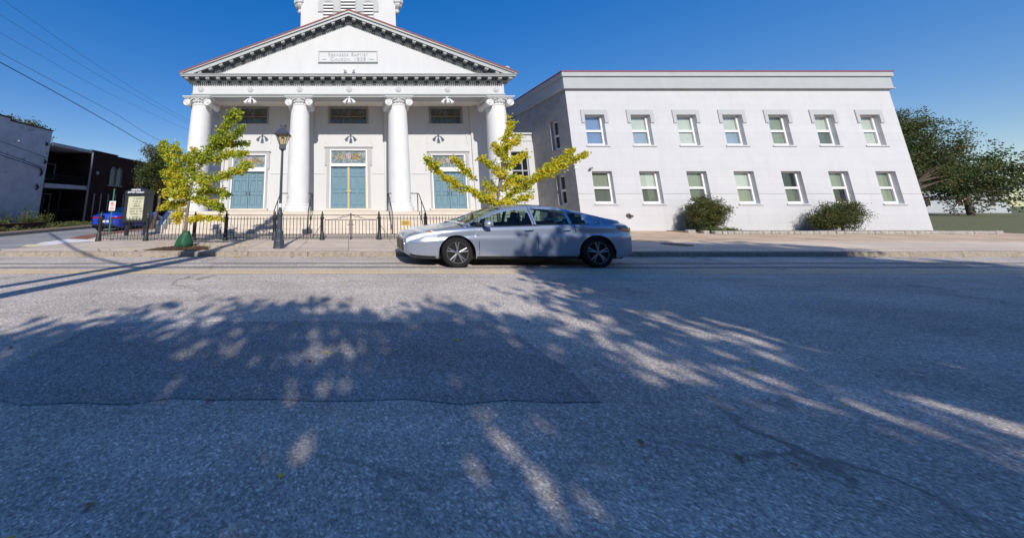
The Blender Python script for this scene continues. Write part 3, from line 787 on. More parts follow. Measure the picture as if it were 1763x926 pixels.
# ================================================================ LEFT BUILDINGS
wb = thing('whitewashed_building', 'old two storey side wall of patchy whitewashed brick at far left', 'building', (-20, 15, .12))
m = MB(); m.box(-32, -20, 7, 18.3, .05, 6.50); m.box(-32, -20.002, 18.3, 21.05, .05, 6.34); m.build('wall', 'whitewash_brick', wb)
m = MB(); m.box(-32, -19.95, 6.9, 18.35, 6.502, 6.57); m.box(-32, -19.95, 18.352, 21.1, 6.342, 6.41); m.build('coping', 'dark_cap', wb)
m = MB()
for (y, z, h) in ((20.7, 3.3, .5), (20.85, 4.1, .3), (20.6, 2.4, .4), (20.75, 5.3, .25)): m.tube([(-19.99, y, z), (-19.93, y + .05, z + h * .4), (-19.96, y - .06, z + h)], [.05, .07, .02], 6)
m.build('bracket', 'dark_cap', wb)
m = MB(); m.lathe([(.0, 0), (.06, .0), (.07, .08), (.03, .14), (0, .15)], (-19.99, 18.9, 5.25), 10, 'x'); m.build('wall_lamp', 'window_white', wb)
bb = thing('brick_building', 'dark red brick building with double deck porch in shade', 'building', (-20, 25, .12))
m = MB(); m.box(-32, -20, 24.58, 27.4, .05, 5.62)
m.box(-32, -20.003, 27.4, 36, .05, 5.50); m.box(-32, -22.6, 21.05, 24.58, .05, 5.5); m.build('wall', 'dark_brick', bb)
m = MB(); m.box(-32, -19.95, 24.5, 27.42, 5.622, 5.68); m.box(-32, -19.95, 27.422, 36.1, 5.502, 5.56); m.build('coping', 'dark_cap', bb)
m = MB(); m.box(-22.6, -19.92, 21.1, 24.5, 5.44, 5.52); m.box(-19.98, -19.88, 21.1, 24.5, 5.38, 5.60)
m.build('porch_roof', 'porch_white', bb)
m = MB(); m.box(-22.6, -19.95, 21.1, 24.5, 2.62, 2.70); m.box(-20.0, -19.9, 21.08, 24.5, 2.58, 2.86); m.build('porch_deck', 'porch_white', bb)
m = MB(); m.tube([(-19.86, 24.52, .15), (-19.86, 24.52, 5.5), (-19.9, 24.3, 5.56)], .07, 8); m.build('downspout', 'downspout', bb)
m = MB()
for z0 in (3.45,):
    m.box(-19.98, -19.94, 21.2, 24.4, z0, z0 + .05)
for i in range(26): m.box(-19.975, -19.945, 21.25 + i * .125, 21.275 + i * .125, 2.87, 3.45)
m.build('porch_railing', 'porch_dark', bb)
m = MB()
for y in (21.15, 22.3): m.box(-20.02, -19.94, y, y + .09, .12, 2.58)
m.box(-20.0, -19.95, 21.3, 24.3, 1.08, 1.13); m.build('porch_post', 'porch_dark', bb)
def outline(mb, y0, y1, z0, z1, x, t=.07):
    mb.box(x, x + .05, y0, y0 + t, z0, z1); mb.box(x, x + .05, y1 - t, y1, z0, z1); mb.box(x, x + .05, y0 + t, y1 - t, z1 - t, z1); mb.box(x, x + .05, y0 + t, y1 - t, z0, z0 + t)
for (y0, y1, z0, z1) in ((23.6, 25.4, 3.35, 4.55), (21.9, 22.6, 2.75, 4.5), (23.7, 25.0, .15, 2.3)):
    y1 = min(y1, 24.5); k = MB(); outline(k, y0, y1, z0, z1, -22.597); w = k.build('porch_window' if z0 > .2 else 'porch_door', 'porch_white', bb)
    k = MB(); k.box(-22.598, -22.58, y0 + .08, y1 - .08, z0 + .08, z1 - .08); k.build('pane', 'dark_glassy', w)
k = MB()
for yy in (26.75, 27.5):
    pts = [(yy, 3.1), (yy, 4.2)] + [(yy + .3 - .3 * math.cos(i * PI / 10), 4.2 + .42 * math.sin(i * PI / 10)) for i in range(1, 10)] + [(yy + .6, 4.2), (yy + .6, 3.1)]
    k.tube([(-19.96, p[0], p[1]) for p in pts], .028, 6)
k.box(-19.99, -19.9, 26.6, 28.3, 3.0, 3.08)
w = k.build('arched_window', 'downspout', bb)
k = MB()
for yy in (26.75, 27.5): k.prism([(yy, 3.1), (yy, 4.2), (yy + .15, 4.5), (yy + .3, 4.6), (yy + .45, 4.5), (yy + .6, 4.2), (yy + .6, 3.1)], -19.998, -19.985, 'x')
k.build('pane', 'dark_glassy', w)
for yy in (25.3, 26.0, 26.8, 27.6, 28.6):
    k = MB(); k.box(-19.99, -19.93, yy, yy + .09, .5, 2.35); k.build('window_jamb', 'downspout', bb)
m = MB(); m.lathe([(.0, .1), (.14, .09), (.16, .02), (.14, .0)], (-19.99, 25.35, 3.95), 12, 'x'); m.build('satellite_fitting', 'downspout', bb)
# planter wall
m = MB(); m.box(-18.15, -17.9, 9, 19.4, .1, .42); m.box(-18.2, -17.86, 9, 19.45, .422, .48)
tag(m.build('planter_wall', 'planter_brick', loc=(-18, 14, .1)), 'low red brick planter wall overgrown with weeds by the whitewashed building', 'low wall')
m = MB(); m.prism([(-18.15, 9), (-18.15, 19.4), (-20, 21.5), (-20, 9)], .1, .3, 'z'); struct(m.build('planter_soil', 'soil'))
# low wall behind the fence
lw = thing('low_wall', 'low grey wall with two dark posts behind the notice board', 'low wall', (-10.6, 19.2, .13))
m = MB(); m.box(-11.35, -9.85, 19.1, 19.3, .13, .56); m.build('panel', 'bin_grey', lw)
for x in (-10.75, -9.8):
    m = MB(); m.box(x - .06, x + .06, 19.02, 19.34, .13, .62); m.build('post', 'sign_black', lw)
# far house at the end of the side street
fh = thing('far_house', 'small grey clapboard house beyond the dark tree', 'house', (-13.5, 44, .1))
m = MB(); m.box(-17.5, -10.5, 44, 52, .0, 3.4); m.prism([(-17.5, 3.4), (-10.5, 3.4), (-14, 5.6)], 44, 52, 'y'); m.build('wall', 'house_grey', fh)
m = MB()
for s in (-1, 1): m.prism([(-14, 5.75), (-14, 5.62), (-14 + s * 3.9, 3.17), (-14 + s * 3.9, 3.30)], 43.7, 52.3, 'y')
m.build('roof', 'dark_cap', fh)
for x in (-16.3, -12.7):
    k = MB(); k.box(x - .55, x + .55, 43.93, 43.998, 1.0, 2.6); w = k.build('window', 'window_white', fh)
    k = MB(); k.box(x - .45, x + .45, 43.91, 43.928, 1.1, 2.5); k.build('pane', 'dark_glassy', w)

# ================================================================ TREES
def leafquad(mb, p, size, mi, rr, aspect=.9):
    q = Quaternion((rr.gauss(0, 1), rr.gauss(0, 1), rr.gauss(0, 1), rr.gauss(0, 1))).normalized()
    a = q @ Vector((size, 0, 0)); b = q @ Vector((0, size * aspect, 0)); c = (q @ Vector((0, 0, size * .25)))
    mb.add([p - a * .5, p + b * .55 - a * .05 + c, p + a * .55, p - b * .55 - a * .05 + c], [(0, 1, 2, 3)], mi)
def path_lerp(pts, t):
    n = len(pts) - 1; x = min(t * n, n - 1e-6); i = int(x); return pts[i].lerp(pts[i + 1], x - i)
def ginkgo(name, label, base, trunk, limbs, weights, seed, full=1.0):
    rr = random.Random(seed)
    root = thing(name, label, 'tree', base, 'young ginkgo trees on the pavement')
    wood = MB(); lv = MB()
    tr = [Vector(p) for p in trunk]
    wood.tube(tr, [.075 - .055 * i / (len(tr) - 1) for i in range(len(tr))], 10)
    wt = wood.build('trunk', 'bark_grey', root, smooth=60)
    br = MB()
    for L in limbs:
        dens, rad, wts = L[0], L[1], L[2] or weights
        pts = [Vector(p) for p in L[3]]
        fine = [path_lerp(pts, i / 12) + Vector((rr.uniform(-.03, .03), rr.uniform(-.03, .03), rr.uniform(-.03, .03))) for i in range(13)]
        br.tube(fine, [.034 - .026 * i / 12 for i in range(13)], 6)
        length = sum((b - a).length for a, b in zip(pts, pts[1:]))
        ph = rr.random() * 6.28
        n = max(3, int(length / .030 * dens * full))
        for k in range(n):
            t = .10 + .9 * (k + rr.random()) / n
            p = path_lerp(fine, t)
            gap = .72 + .12 * full + .42 * math.sin(t * 17 + ph)
            if rr.random() > .55 + .45 * gap: continue
            r0 = rad * (1.55 - .6 * t) * gap * rr.uniform(.5, 1.2)
            off = Vector((rr.gauss(0, 1), rr.gauss(0, 1), rr.gauss(0, .8))); off = off.normalized() * r0 * rr.random() ** .6
            c = p + off
            if rr.random() < .55 / full: br.tube([p, p.lerp(c, .5) + Vector((0, 0, .01)), c], [.008, .006, .003], 4)
            mi = rr.choices((0, 1, 2), wts)[0]
            for j in range(rr.randint(11, 19)):
                q = c + Vector((rr.gauss(0, .06), rr.gauss(0, .06), rr.gauss(0, .045)))
                leafquad(lv, q, rr.uniform(.05, .085), mi if rr.random() < .75 else rr.choices((0, 1, 2), wts)[0], rr)
    br.build('branches', 'bark_grey', wt)
    lv.build('crown', ['ginkgo_yellow', 'ginkgo_lime', 'ginkgo_green'], root, recalc=False)
    return root
def broadleaf(name, label, cat, base, trunk, blobs, nclump, leaf, mats, wts, seed, group=None, per=34, tr_r=.16, bark='bark_dark', crad=.32, limbs=True):
    rr = random.Random(seed)
    root = thing(name, label, cat, base, group)
    pts = [Vector(p) for p in trunk]
    w = MB()
    w.tube(pts, [tr_r * (1 - .55 * i / (len(pts) - 1)) for i in range(len(pts))], 10)
    lv = MB(); vol = [b[3] * b[4] * b[5] for b in blobs]
    for k in range(nclump):
        b = rr.choices(blobs, vol)[0]
        d = Vector((rr.gauss(0, 1), rr.gauss(0, 1), rr.gauss(0, 1))).normalized() * (rr.random() ** .42)
        d *= 1 + .16 * math.sin(5 * d.x + 3 * d.z + seed) + .1 * math.sin(9 * d.y + 7 * d.z)
        c = Vector((b[0] + d.x * b[3], b[1] + d.y * b[4], b[2] + d.z * b[5]))
        if limbs and k % 9 == 0:
            s0 = pts[-1].lerp(pts[-2], rr.random() * .8)
            mid = s0.lerp(c, .5) + Vector((rr.uniform(-.1, .1), rr.uniform(-.1, .1), .15))
            w.tube([s0, mid, c], [tr_r * .28, tr_r * .16, tr_r * .05], 5)
        mi = rr.choices(range(len(mats)), wts)[0]
        for j in range(per):
            q = c + Vector((rr.gauss(0, crad * .6), rr.gauss(0, crad * .6), rr.gauss(0, crad * .42)))
            leafquad(lv, q, leaf * rr.uniform(.7, 1.3), mi, rr, .6)
    w.build('trunk', bark, root, smooth=60)
    lv.build('crown', mats, root, recalc=False)
    return root
# camera model of the photograph (used to lay branches and wires out at their own depth)
F_, CXP, CYP, YH, ZC = 550., 600., 252.5, 353., 1.45
TH = math.atan((YH - CYP) / F_); CT, ST = math.cos(TH), math.sin(TH)
def at(px, py, Y):
    v = (CYP - py) / F_; Z = Y * (v * CT + ST) / (CT - v * ST)
    return Vector(((px - CXP) / F_ * (Y * CT + Z * ST), Y, Z + ZC))

YEL, LIM, GRN = (.48, .42, .10), (.24, .52, .24), (.10, .45, .45)
def limb(d, r, w, *p): return (d, r, w, [at(*q) for q in p])
g1 = [limb(1.15, .20, GRN, (337, 296, 10.9), (352, 272, 10.9), (368, 248, 10.8), (383, 228, 10.8), (397, 207, 10.75), (407, 191, 10.75)),
      limb(1.1, .13, GRN, (374, 243, 10.8), (398, 239, 10.7), (420, 218, 10.6)),
      limb(1.0, .13, GRN, (364, 254, 10.9), (396, 250, 11.0), (428, 246, 11.1)),
      limb(1.0, .14, LIM, (350, 277, 10.9), (386, 268, 10.8), (425, 263, 10.7)),
      limb(1.0, .17, LIM, (338, 312, 10.9), (380, 306, 10.9), (410, 294, 10.8), (431, 284, 10.8)),
      limb(1.1, .17, LIM, (330, 332, 10.9), (362, 330, 11.1), (394, 334, 11.2)),
      limb(1.0, .15, LIM, (328, 342, 10.9), (358, 348, 10.7), (384, 361, 10.6)),
      limb(1.0, .19, LIM, (335, 304, 10.9), (317, 280, 10.8), (306, 264, 10.7), (301, 251, 10.7)),
      limb(1.0, .18, LIM, (330, 316, 10.9), (302, 292, 11.1), (285, 264, 11.2), (281, 246, 11.2)),
      limb(1.1, .19, YEL, (328, 326, 10.9), (306, 312, 10.8), (285, 297, 10.7)),
      limb(1.1, .19, YEL, (326, 336, 10.9), (305, 336, 10.6), (283, 331, 10.4)),
      limb(1.0, .17, YEL, (323, 350, 10.9), (302, 350, 11.1), (283, 357, 11.2)),
      limb(1.1, .12, (.85, .12, .03), (321, 362, 10.9), (306, 368, 10.8), (303, 381, 10.8)),
      limb(.8, .07, (.75, .22, .03), (323, 379, 10.9), (345, 375, 10.8), (384, 376, 10.8)),
      limb(1.2, .22, LIM, (336, 300, 10.9), (345, 312, 10.5), (358, 316, 10.4)),
      limb(1.2, .22, LIM, (334, 305, 10.9), (330, 290, 11.3), (325, 270, 11.4)),
      limb(1.2, .20, YEL, (326, 340, 10.9), (312, 322, 11.3), (298, 320, 11.4)),
      limb(1.0, .16, LIM, (347, 284, 10.9), (340, 268, 10.7), (331, 258, 10.6))]
b1 = at(317, 424, 10.75); b1.z = .13
ginkgo('ginkgo_tree', 'young yellow green ginkgo tree with green watering bag at its foot, near the notice board', b1,
       [b1, at(319, 400, 10.8), at(321, 375, 10.85), at(325, 350, 10.9), at(330, 320, 10.9), at(338, 295, 10.9)], g1, LIM, 5, 1.6)
RY = (.62, .30, .08)
g2 = [limb(1.15, .19, RY, (861, 322, 11.0), (867, 276, 11.0), (872, 240, 10.9), (878, 208, 10.9)),
      limb(1.2, .15, RY, (857, 352, 11.0), (826, 336, 10.9), (790, 318, 10.8), (757, 300, 10.7), (733, 272, 10.6)),
      limb(.9, .11, RY, (822, 312, 10.8), (806, 296, 10.7), (795, 286, 10.7), (779, 270, 10.6)),
      limb(1.1, .15, RY, (862, 302, 11.0), (845, 286, 10.9), (826, 270, 10.9)),
      limb(1.0, .14, RY, (866, 292, 11.0), (885, 276, 11.1), (906, 265, 11.2)),
      limb(1.3, .16, RY, (860, 346, 11.0), (895, 323, 10.9), (925, 306, 10.8), (960, 291, 10.7), (1009, 264, 10.6)),
      limb(1.1, .11, RY, (915, 310, 10.8), (945, 289, 10.9), (966, 275, 11.0), (986, 258, 11.0)),
      limb(1.0, .15, RY, (858, 350, 11.0), (885, 345, 10.8), (916, 338, 10.7)),
      limb(1.2, .16, RY, (858, 354, 11.0), (846, 346, 10.8), (832, 343, 10.7)),
      limb(1.2, .17, RY, (861, 328, 11.0), (878, 314, 11.2), (890, 302, 11.3)),
      limb(1.2, .17, RY, (860, 334, 11.0), (846, 322, 11.2), (836, 318, 11.3)),
      limb(1.0, .12, RY, (868, 262, 11.0), (884, 248, 10.9), (893, 236, 10.9)),
      limb(1.1, .13, RY, (868, 270, 11.0), (858, 256, 10.9), (848, 250, 10.9)),
      limb(1.2, .18, RY, (859, 350, 11.0), (872, 352, 10.6), (884, 360, 10.5))]
b2 = at(862, 425, 11.0); b2.z = .13
ginkgo('ginkgo_tree', 'young golden ginkgo tree standing behind the passing silver car', b2,
       [b2, at(861, 400, 11.0), at(858, 372, 11.0), at(857, 345, 11.0), at(860, 312, 11.0), at(866, 272, 11.0)], g2, RY, 9, 1.2)
broadleaf('background_tree', 'dark evergreen mass of a tree at the far right beyond the annex', 'tree', (84, 44, .1),
          [(84, 44, .1), (84, 44, 2), (84, 44, 4)], [(84, 44, 5.5, 5.5, 4, 4.6), (91, 46, 5, 4, 4, 4.0), (77, 46, 3.6, 4.2, 3, 3.4)], 420, .28,
          ['leaf_dark', 'leaf_mid', 'leaf_olive'], (.6, .3, .1), 16, per=34, tr_r=.35, crad=.7)
hs = thing('far_house', 'pale clapboard house with grey roof beyond the annex at far right', 'house', (112, 60, .1))
m = MB(); m.box(104, 122, 60, 70, 0, 4.6); m.build('wall', 'house_grey', hs)
m = MB(); m.prism([(59.4, 4.3), (59.4, 4.5), (65, 7.6), (70.6, 4.5), (70.6, 4.3)], 103.2, 122.8, 'x'); m.build('roof', 'dark_cap', hs)
for x in (107, 113, 119):
    k = MB(); k.box(x - .6, x + .6, 59.93, 59.998, 1.2, 2.9); w = k.build('window', 'window_white', hs)
    k = MB(); k.box(x - .5, x + .5, 59.91, 59.928, 1.3, 2.8); k.build('pane', 'dark_glassy', w)
# mulch beds and watering bag
m = MB()
ring = [(-6.05, 9.80), (-5.4, 9.76), (-4.55, 9.78), (-4.2, 9.95), (-4.35, 10.4), (-4.9, 10.85), (-5.5, 10.9), (-5.95, 10.4)]
m.prism(ring, .10, .142, 'z')
for i in range(420):
    a, r = R.random() * 6.28, R.random() ** .5
    leafquad(m, Vector((-5.1 + .85 * r * math.cos(a), 10.3 + .5 * r * math.sin(a), .15)), R.uniform(.03, .08), 0, R, .4)
tag(m.build('mulch', 'mulch', recalc=False), kind='stuff')
m = MB(); c = b1
n = 28; rings = []
for i, (z, r) in enumerate(((.0, .235), (.05, .25), (.12, .235), (.24, .19), (.36, .135), (.44, .095), (.47, .085))):
    for j in range(n):
        t = 2 * PI * j / n
        rr_ = r * (1 + .07 * math.sin(5 * t + i) + .05 * math.sin(9 * t - 2 * i) + R.uniform(-.03, .03))
        m.v.append((c.x + rr_ * math.cos(t) * 1.1 - .02 + .02 * i * .5, c.y + rr_ * math.sin(t), .143 + z + .012 * math.sin(7 * t + 3 * i)))
for i in range(6):
    for j in range(n): m.f.append([i * n + j, i * n + (j + 1) % n, (i + 1) * n + (j + 1) % n, (i + 1) * n + j]); m.m.append(0)
m.f.append(list(range(n))[::-1]); m.m.append(0); m.f.append(list(range(6 * n, 7 * n))); m.m.append(0)
m.tube([(c.x - .06, c.y - .09, .6), (c.x - .02, c.y - .13, .66), (c.x + .06, c.y - .1, .6)], .014, 6)
tag(m.build('watering_bag', 'green_bag', smooth=50, loc=(c.x, c.y, .14)), 'slumped green watering bag wrapped round the foot of the ginkgo', 'watering bag')
# other trees
broadleaf('street_tree', 'dense dark green street tree behind the notice board', 'tree', (-11.1, 18.6, .13),
          [(-11.1, 18.6, .13), (-11.0, 18.6, .7), (-10.78, 18.5, 1.5), (-10.85, 18.5, 2.4), (-11.0, 18.5, 3.2)],
          [(-11.1, 18.5, 3.2, 1.05, 1.1, 1.15), (-11.0, 18.4, 4.2, .72, .8, .72), (-11.6, 18.3, 2.5, .55, .6, .45), (-10.3, 18.6, 3.0, .6, .8, .8)], 330, .085,
          ['leaf_dark', 'leaf_mid', 'leaf_olive', 'leaf_russet'], (.42, .33, .19, .06), 3, per=42, tr_r=.13, crad=.24)
broadleaf('background_tree', 'tree top showing above the whitewashed building roof', 'tree', (-27.6, 26, .1),
          [(-27.6, 26, .1), (-27.5, 26, 3), (-27.6, 26, 6)], [(-28.3, 26, 7.4, 1.3, 1.4, 1.2), (-26.9, 26, 7.25, 1.4, 1.3, 1.0)], 300, .16,
          ['leaf_mid', 'leaf_olive', 'leaf_dark'], (.5, .35, .15), 4, group=None, per=30, tr_r=.22, crad=.36)
broadleaf('background_tree', 'big green tree beyond the far end of the annex', 'tree', (50.5, 29, .1),
          [(50.5, 29, .1), (50.4, 29, 2), (50.5, 29, 4)], [(50.5, 29, 6.6, 3.2, 3, 2.6), (53.9, 30, 4.8, 2.4, 2.4, 2.2), (47.6, 28.5, 5.2, 1.8, 2, 1.7), (51.8, 29, 8.6, 1.8, 1.8, 1.4)], 760, .13,
          ['leaf_dark', 'leaf_mid', 'leaf_olive'], (.4, .4, .2), 6, per=44, tr_r=.3, crad=.42)
broadleaf('background_tree', 'rounded tree at the end of the side street by the grey house', 'tree', (-19.5, 50, .1),
          [(-19.5, 50, .1), (-19.5, 50, 1.5), (-19.5, 50, 3)], [(-19.5, 50, 4.0, 2.2, 2, 2.2), (-21.8, 51, 3.4, 1.8, 2, 1.7)], 160, .24,
          ['leaf_dark', 'leaf_mid', 'leaf_olive'], (.4, .4, .2), 8, per=26, tr_r=.25, crad=.5)
broadleaf('shrub', 'round clipped shrub tinged with russet against the annex wall', 'shrub', (17.7, 16.15, .137),
          [(17.7, 16.15, .137), (17.7, 16.15, .5), (17.7, 16.15, 1.0)], [(17.6, 16.1, 1.0, .72, .6, .8), (17.95, 16.2, 1.15, .62, .6, .68), (17.35, 16.15, .8, .5, .5, .6)], 480, .055,
          ['leaf_mid', 'leaf_dark', 'leaf_olive', 'leaf_russet'], (.48, .22, .20, .10), 12, per=44, tr_r=.06, crad=.17)
broadleaf('shrub', 'low light green plant at the foot of the round shrub', 'shrub', (17.6, 15.55, .137),
          [(17.6, 15.55, .137), (17.6, 15.55, .2), (17.6, 15.55, .28)], [(17.3, 15.55, .25, .45, .25, .14), (18.1, 15.6, .25, .5, .25, .14)], 40, .06,
          ['weed_green', 'leaf_mid'], (.7, .3), 13, per=30, tr_r=.03, crad=.12)
broadleaf('shrub', 'dark green shrub further along the annex wall', 'shrub', (24.2, 16.1, .137),
          [(24.2, 16.1, .137), (24.2, 16.1, .5), (24.2, 16.1, .9)], [(24.0, 16.1, .8, .9, .65, .6), (24.7, 16.2, 1.15, .55, .55, .55), (23.4, 16.1, .6, .55, .5, .4)], 380, .055,
          ['leaf_mid', 'leaf_dark', 'leaf_olive'], (.4, .4, .2), 14, per=40, tr_r=.06, crad=.19)
m = MB(); x = 16.2
while x < 30:
    L = R.uniform(.25, .42); yy = 15.25 if x > 16.8 else 15.25 + (16.8 - x) * .9
    m.obox(Matrix.Translation((x + L / 2, yy, .2)) @ Matrix.Rotation(R.uniform(-.08, .08), 4, 'Z'), L - .02, .17, R.uniform(.12, .16)); x += L
tag(m.build('stone_edging', 'edging_stone', bev=.02, loc=(18, 15.3, .13)), 'rough stone edging round the shrub bed by the annex', 'edging')
m = MB(); m.prism([(16.4, 15.95), (17.0, 15.34), (30.0, 15.34), (30.0, 16.99), (16.4, 16.99)], .12, .165, 'z'); struct(m.build('shrub_bed', 'soil'))
# weeds (uncountable)
m = MB()
def weed(x, y, z, h, n, spread):
    for i in range(n):
        a = R.random() * 6.28; r = R.random() * spread
        p = Vector((x + r * math.cos(a), y + r * math.sin(a), z)); tip = p + Vector((R.gauss(0, .12), R.gauss(0, .12), h * R.uniform(.5, 1.1)))
        mi = 0 if R.random() < .8 else 1
        d = Vector((R.uniform(-.012, .012), .012, 0))
        m.add([p - d, p + d, tip], [(0, 1, 2)], mi)
        for k in range(3):
            q = p.lerp(tip, R.uniform(.35, 1)); leafquad(m, q, R.uniform(.05, .12), mi, R, .5)
for i in range(70):
    y = R.uniform(10, 20.5); weed(R.uniform(-19.7, -18.3), y, .3, R.uniform(.12, .4), 12, .25)
for i in range(22): weed(R.uniform(-19.6, -18.6), R.uniform(18.6, 20.9), .3, R.uniform(.4, 1.0), 10, .25)
for i in range(46): weed(R.uniform(-18.3, -17.4), R.uniform(16, 23), .13, R.uniform(.08, .3), 12, .22)
for i in range(60): weed(R.uniform(-19.6, -17.5), R.uniform(20, 34), .12, R.uniform(.08, .35), 12, .3)
tag(m.build('weeds', ['weed_green', 'dry_stalk'], recalc=False), kind='stuff')

# leaf litter in the gutter and on the pavement (uncountable)
m = MB()
for i in range(900):
    t = R.random()
    if t < .35: x, y, z = R.gauss(-4.6, 1.3), R.uniform(9.3, 11.8), None
    elif t < .6: x, y, z = R.gauss(5.4, 1.6), R.uniform(9.2, 12.2), None
    elif t < .8: x, y, z = R.uniform(-9, 25), 9.5 - abs(R.gauss(0, .12)), None
    else: x, y, z = R.uniform(-5, 14), R.uniform(1.6, 8.5), None
    z = .146 if y > 9.6 else .014
    if y > 9.6 and x < -9.5: continue
    a = R.random() * 6.28; s_ = R.uniform(.02, .04) * (1 if y > 9 else .62); tl = R.uniform(-.008, .008)
    m.add([(x + s_ * math.cos(a), y + s_ * math.sin(a), z + tl), (x + s_ * math.cos(a + 1.7), y + s_ * math.sin(a + 1.7), z), (x + s_ * math.cos(a + 3.1), y + s_ * math.sin(a + 3.1), z - tl * .6), (x + s_ * math.cos(a + 4.6), y + s_ * math.sin(a + 4.6), z + .006)], [(0, 1, 2, 3)], R.choice((0, 0, 1, 2)))
tag(m.build('fallen_leaves', ['ginkgo_yellow', 'leaf_russet', 'dry_stalk'], recalc=False), kind='stuff')
# utility patches in the asphalt
pp = [(-3.1 + 5 * i / 14 + R.uniform(-.05, .05), 2.7 + R.uniform(-.06, .06)) for i in range(15)] + [(1.95 + R.uniform(-.05, .05), 2.9 + 1.4 * i / 5) for i in range(6)] + [(1.9 - 5 * i / 14, 4.35 + R.uniform(-.06, .06)) for i in range(15)]
sheet('road_patch', 'asphalt_patch', pp, .004)

# ================================================================ FENCE
fe = thing('iron_fence', 'low black wrought iron fence with pointed posts and arched gate before the church steps', 'fence', (0, 12.85, .13))
def fy(x): return 12.80 + .052 * min(x, 1.5)
PX = [(-9.31), (-7.6), (-5.85), (-4.68), (-2.84), (-1.02), (1.2), (3.03), (4.87), (6.7), (8.5)]
GZ = .13
def post(x):
    y = fy(x); m = MB()
    m.lathe([(.10, GZ), (.10, GZ + .05), (.085, GZ + .10), (.078, GZ + .25), (.058, GZ + .30), (.052, GZ + .34), (.047, GZ + .76), (.058, GZ + .78), (.085, GZ + .82), (.088, GZ + .84), (.05, GZ + .86), (.04, GZ + .89), (.058, GZ + .93), (.045, GZ + .98), (.022, GZ + 1.02), (.028, GZ + 1.045), (.012, GZ + 1.075), (.0, GZ + 1.09)], (x, y, 0), 12)
    p = m.build('fence_post', 'black_iron', fe, smooth=35)
    if x > -4.7:
        s = 1 if x not in (-1.02,) else -1
        m = MB(); m.tube([(x + s * .05, y, GZ + .55), (x + s * .42, y + .02, GZ + .02)], .010, 5); m.build('brace', 'black_iron', p)
for x in PX: post(x)
def panel(x0, x1, gate=False):
    m = MB(); n = max(2, round((x1 - x0 - .12) / .127)); zt_ = .80 if not gate else .75
    def P(x, z): return (x, fy(x), GZ + z)
    for z, r in ((zt_, .011), (.08, .011), (.20, .009)): m.tube([P(x0 + .05, z), P(x1 - .05, z)], r, 5)
    for i in range(n + 1):
        x = x0 + .06 + (x1 - x0 - .12) * i / n
        if gate: m.tube([P(x, .20), P(x, zt_)], .011, 4)
        else: m.tube([P(x, .03), P(x, .86), P(x, .905)], [.0115, .0115, .003], 4)
    for i in range(n * 2):   # scrolls between the bottom rails
        x = x0 + .06 + (x1 - x0 - .12) * (i + .5) / (n * 2)
        m.tube([P(x - .03, .08), P(x - .015, .16), P(x + .02, .19), P(x + .03, .13), P(x + .005, .11)], .005, 4)
    return m
for a, b in zip(PX, PX[1:]):
    if a == -1.02: continue
    panel(a, b).build('fence_panel', 'black_iron', fe)
gx = .09
for s in (-1, 1):
    a, b = sorted((gx, gx + s * 1.06)); m = panel(a, b, True)
    def P(x, z): return (x, fy(x), GZ + z)
    m.tube([P(gx + s * .02, .02), P(gx + s * .02, 1.0)], .016, 6); m.tube([P(gx + s * 1.0, .04), P(gx + s * 1.0, .80)], .014, 6)
    m.tube([P(gx + s * (1.0 - 1.0 * math.sin(i / 12 * PI / 2)), .76 + .22 * (1 - math.cos(i / 12 * PI / 2)) ** .8) for i in range(13)], .008, 5)
    m.tube([P(gx + s * (.06 + .5 * i / 10), .95 - .19 * (i / 10) ** 2) for i in range(11)], .007, 5)
    m.tube([P(gx + s * (.12 + .3 * i / 10), .76 + .13 * math.sin(PI * i / 10)) for i in range(11)], .006, 5)
    m.tube([P(gx + s * .02, .57), P(gx + s * .14, .57)], .014, 5)
    m.build('gate', 'black_iron', fe)
m = MB(); m.box(2.07, 2.40, 12.82, 12.835, .67, .85)
nt_ = m.build('notice_plate', 'notice_yellow', bev=.004, loc=(2.23, 12.82, .76)); tag(nt_, 'small yellow plate hung on the fence right of the gate', 'plate')
m = MB()
for z in (.80, .76, .72): 
    x = 2.12
    while x < 2.34:
        w = R.uniform(.015, .04); m.box(x, x + w, 12.816, 12.819, z - .011, z + .011); x += w + .012
m.build('print', 'pole_wood', nt_)

# ================================================================ STREET LAMP
lx, ly = -2.16, 10.3
la = thing('street_lamp', 'black cast iron street lamp with lantern head in front of the second column', 'street lamp', (lx, ly, .13))
m = MB()
m.lathe([(.185, .131), (.185, .17), (.17, .19), (.165, .36), (.15, .385), (.135, .40), (.13, .58), (.14, .60), (.14, .63), (.105, .66), (.088, .69), (.082, 1.10), (.095, 1.13), (.10, 1.17), (.07, 1.22), (.06, 1.27)], (lx, ly, 0), 8, rot=PI / 8)
m.build('base', 'lamp_iron', la, bev=.006)
m = MB(); m.lathe([(.062, 1.271), (.066, 1.29), (.05, 1.34), (.048, 1.5), (.037, 3.18), (.055, 3.19), (.055, 3.225)], (lx, ly, 0), 14)
m.lathe([(.0625, 1.36), (.0625, 1.50)], (lx, ly, 0), 14) if False else None
m.build('pole', 'lamp_iron', la, smooth=50)
m = MB(); m.lathe([(.051, 1.38), (.051, 1.50)], (lx, ly, 0), 14); m.build('sticker', 'plate_white', la)
def sq(mb, prof, mi=0): mb.lathe([(r * math.sqrt(2), z) for r, z in prof], (lx, ly, 0), 4, rot=PI / 4, mi=mi)
m = MB(); sq(m, [(.085, 3.226), (.095, 3.25), (.095, 3.38), (.10, 3.39)])
zb, zt2, rb, rt = 3.39, 3.70, .095, .195
for sx in (-1, 1):
    for sy in (-1, 1): m.tube([(lx + sx * rb, ly + sy * rb, zb), (lx + sx * rt, ly + sy * rt, zt2)], .010, 4)
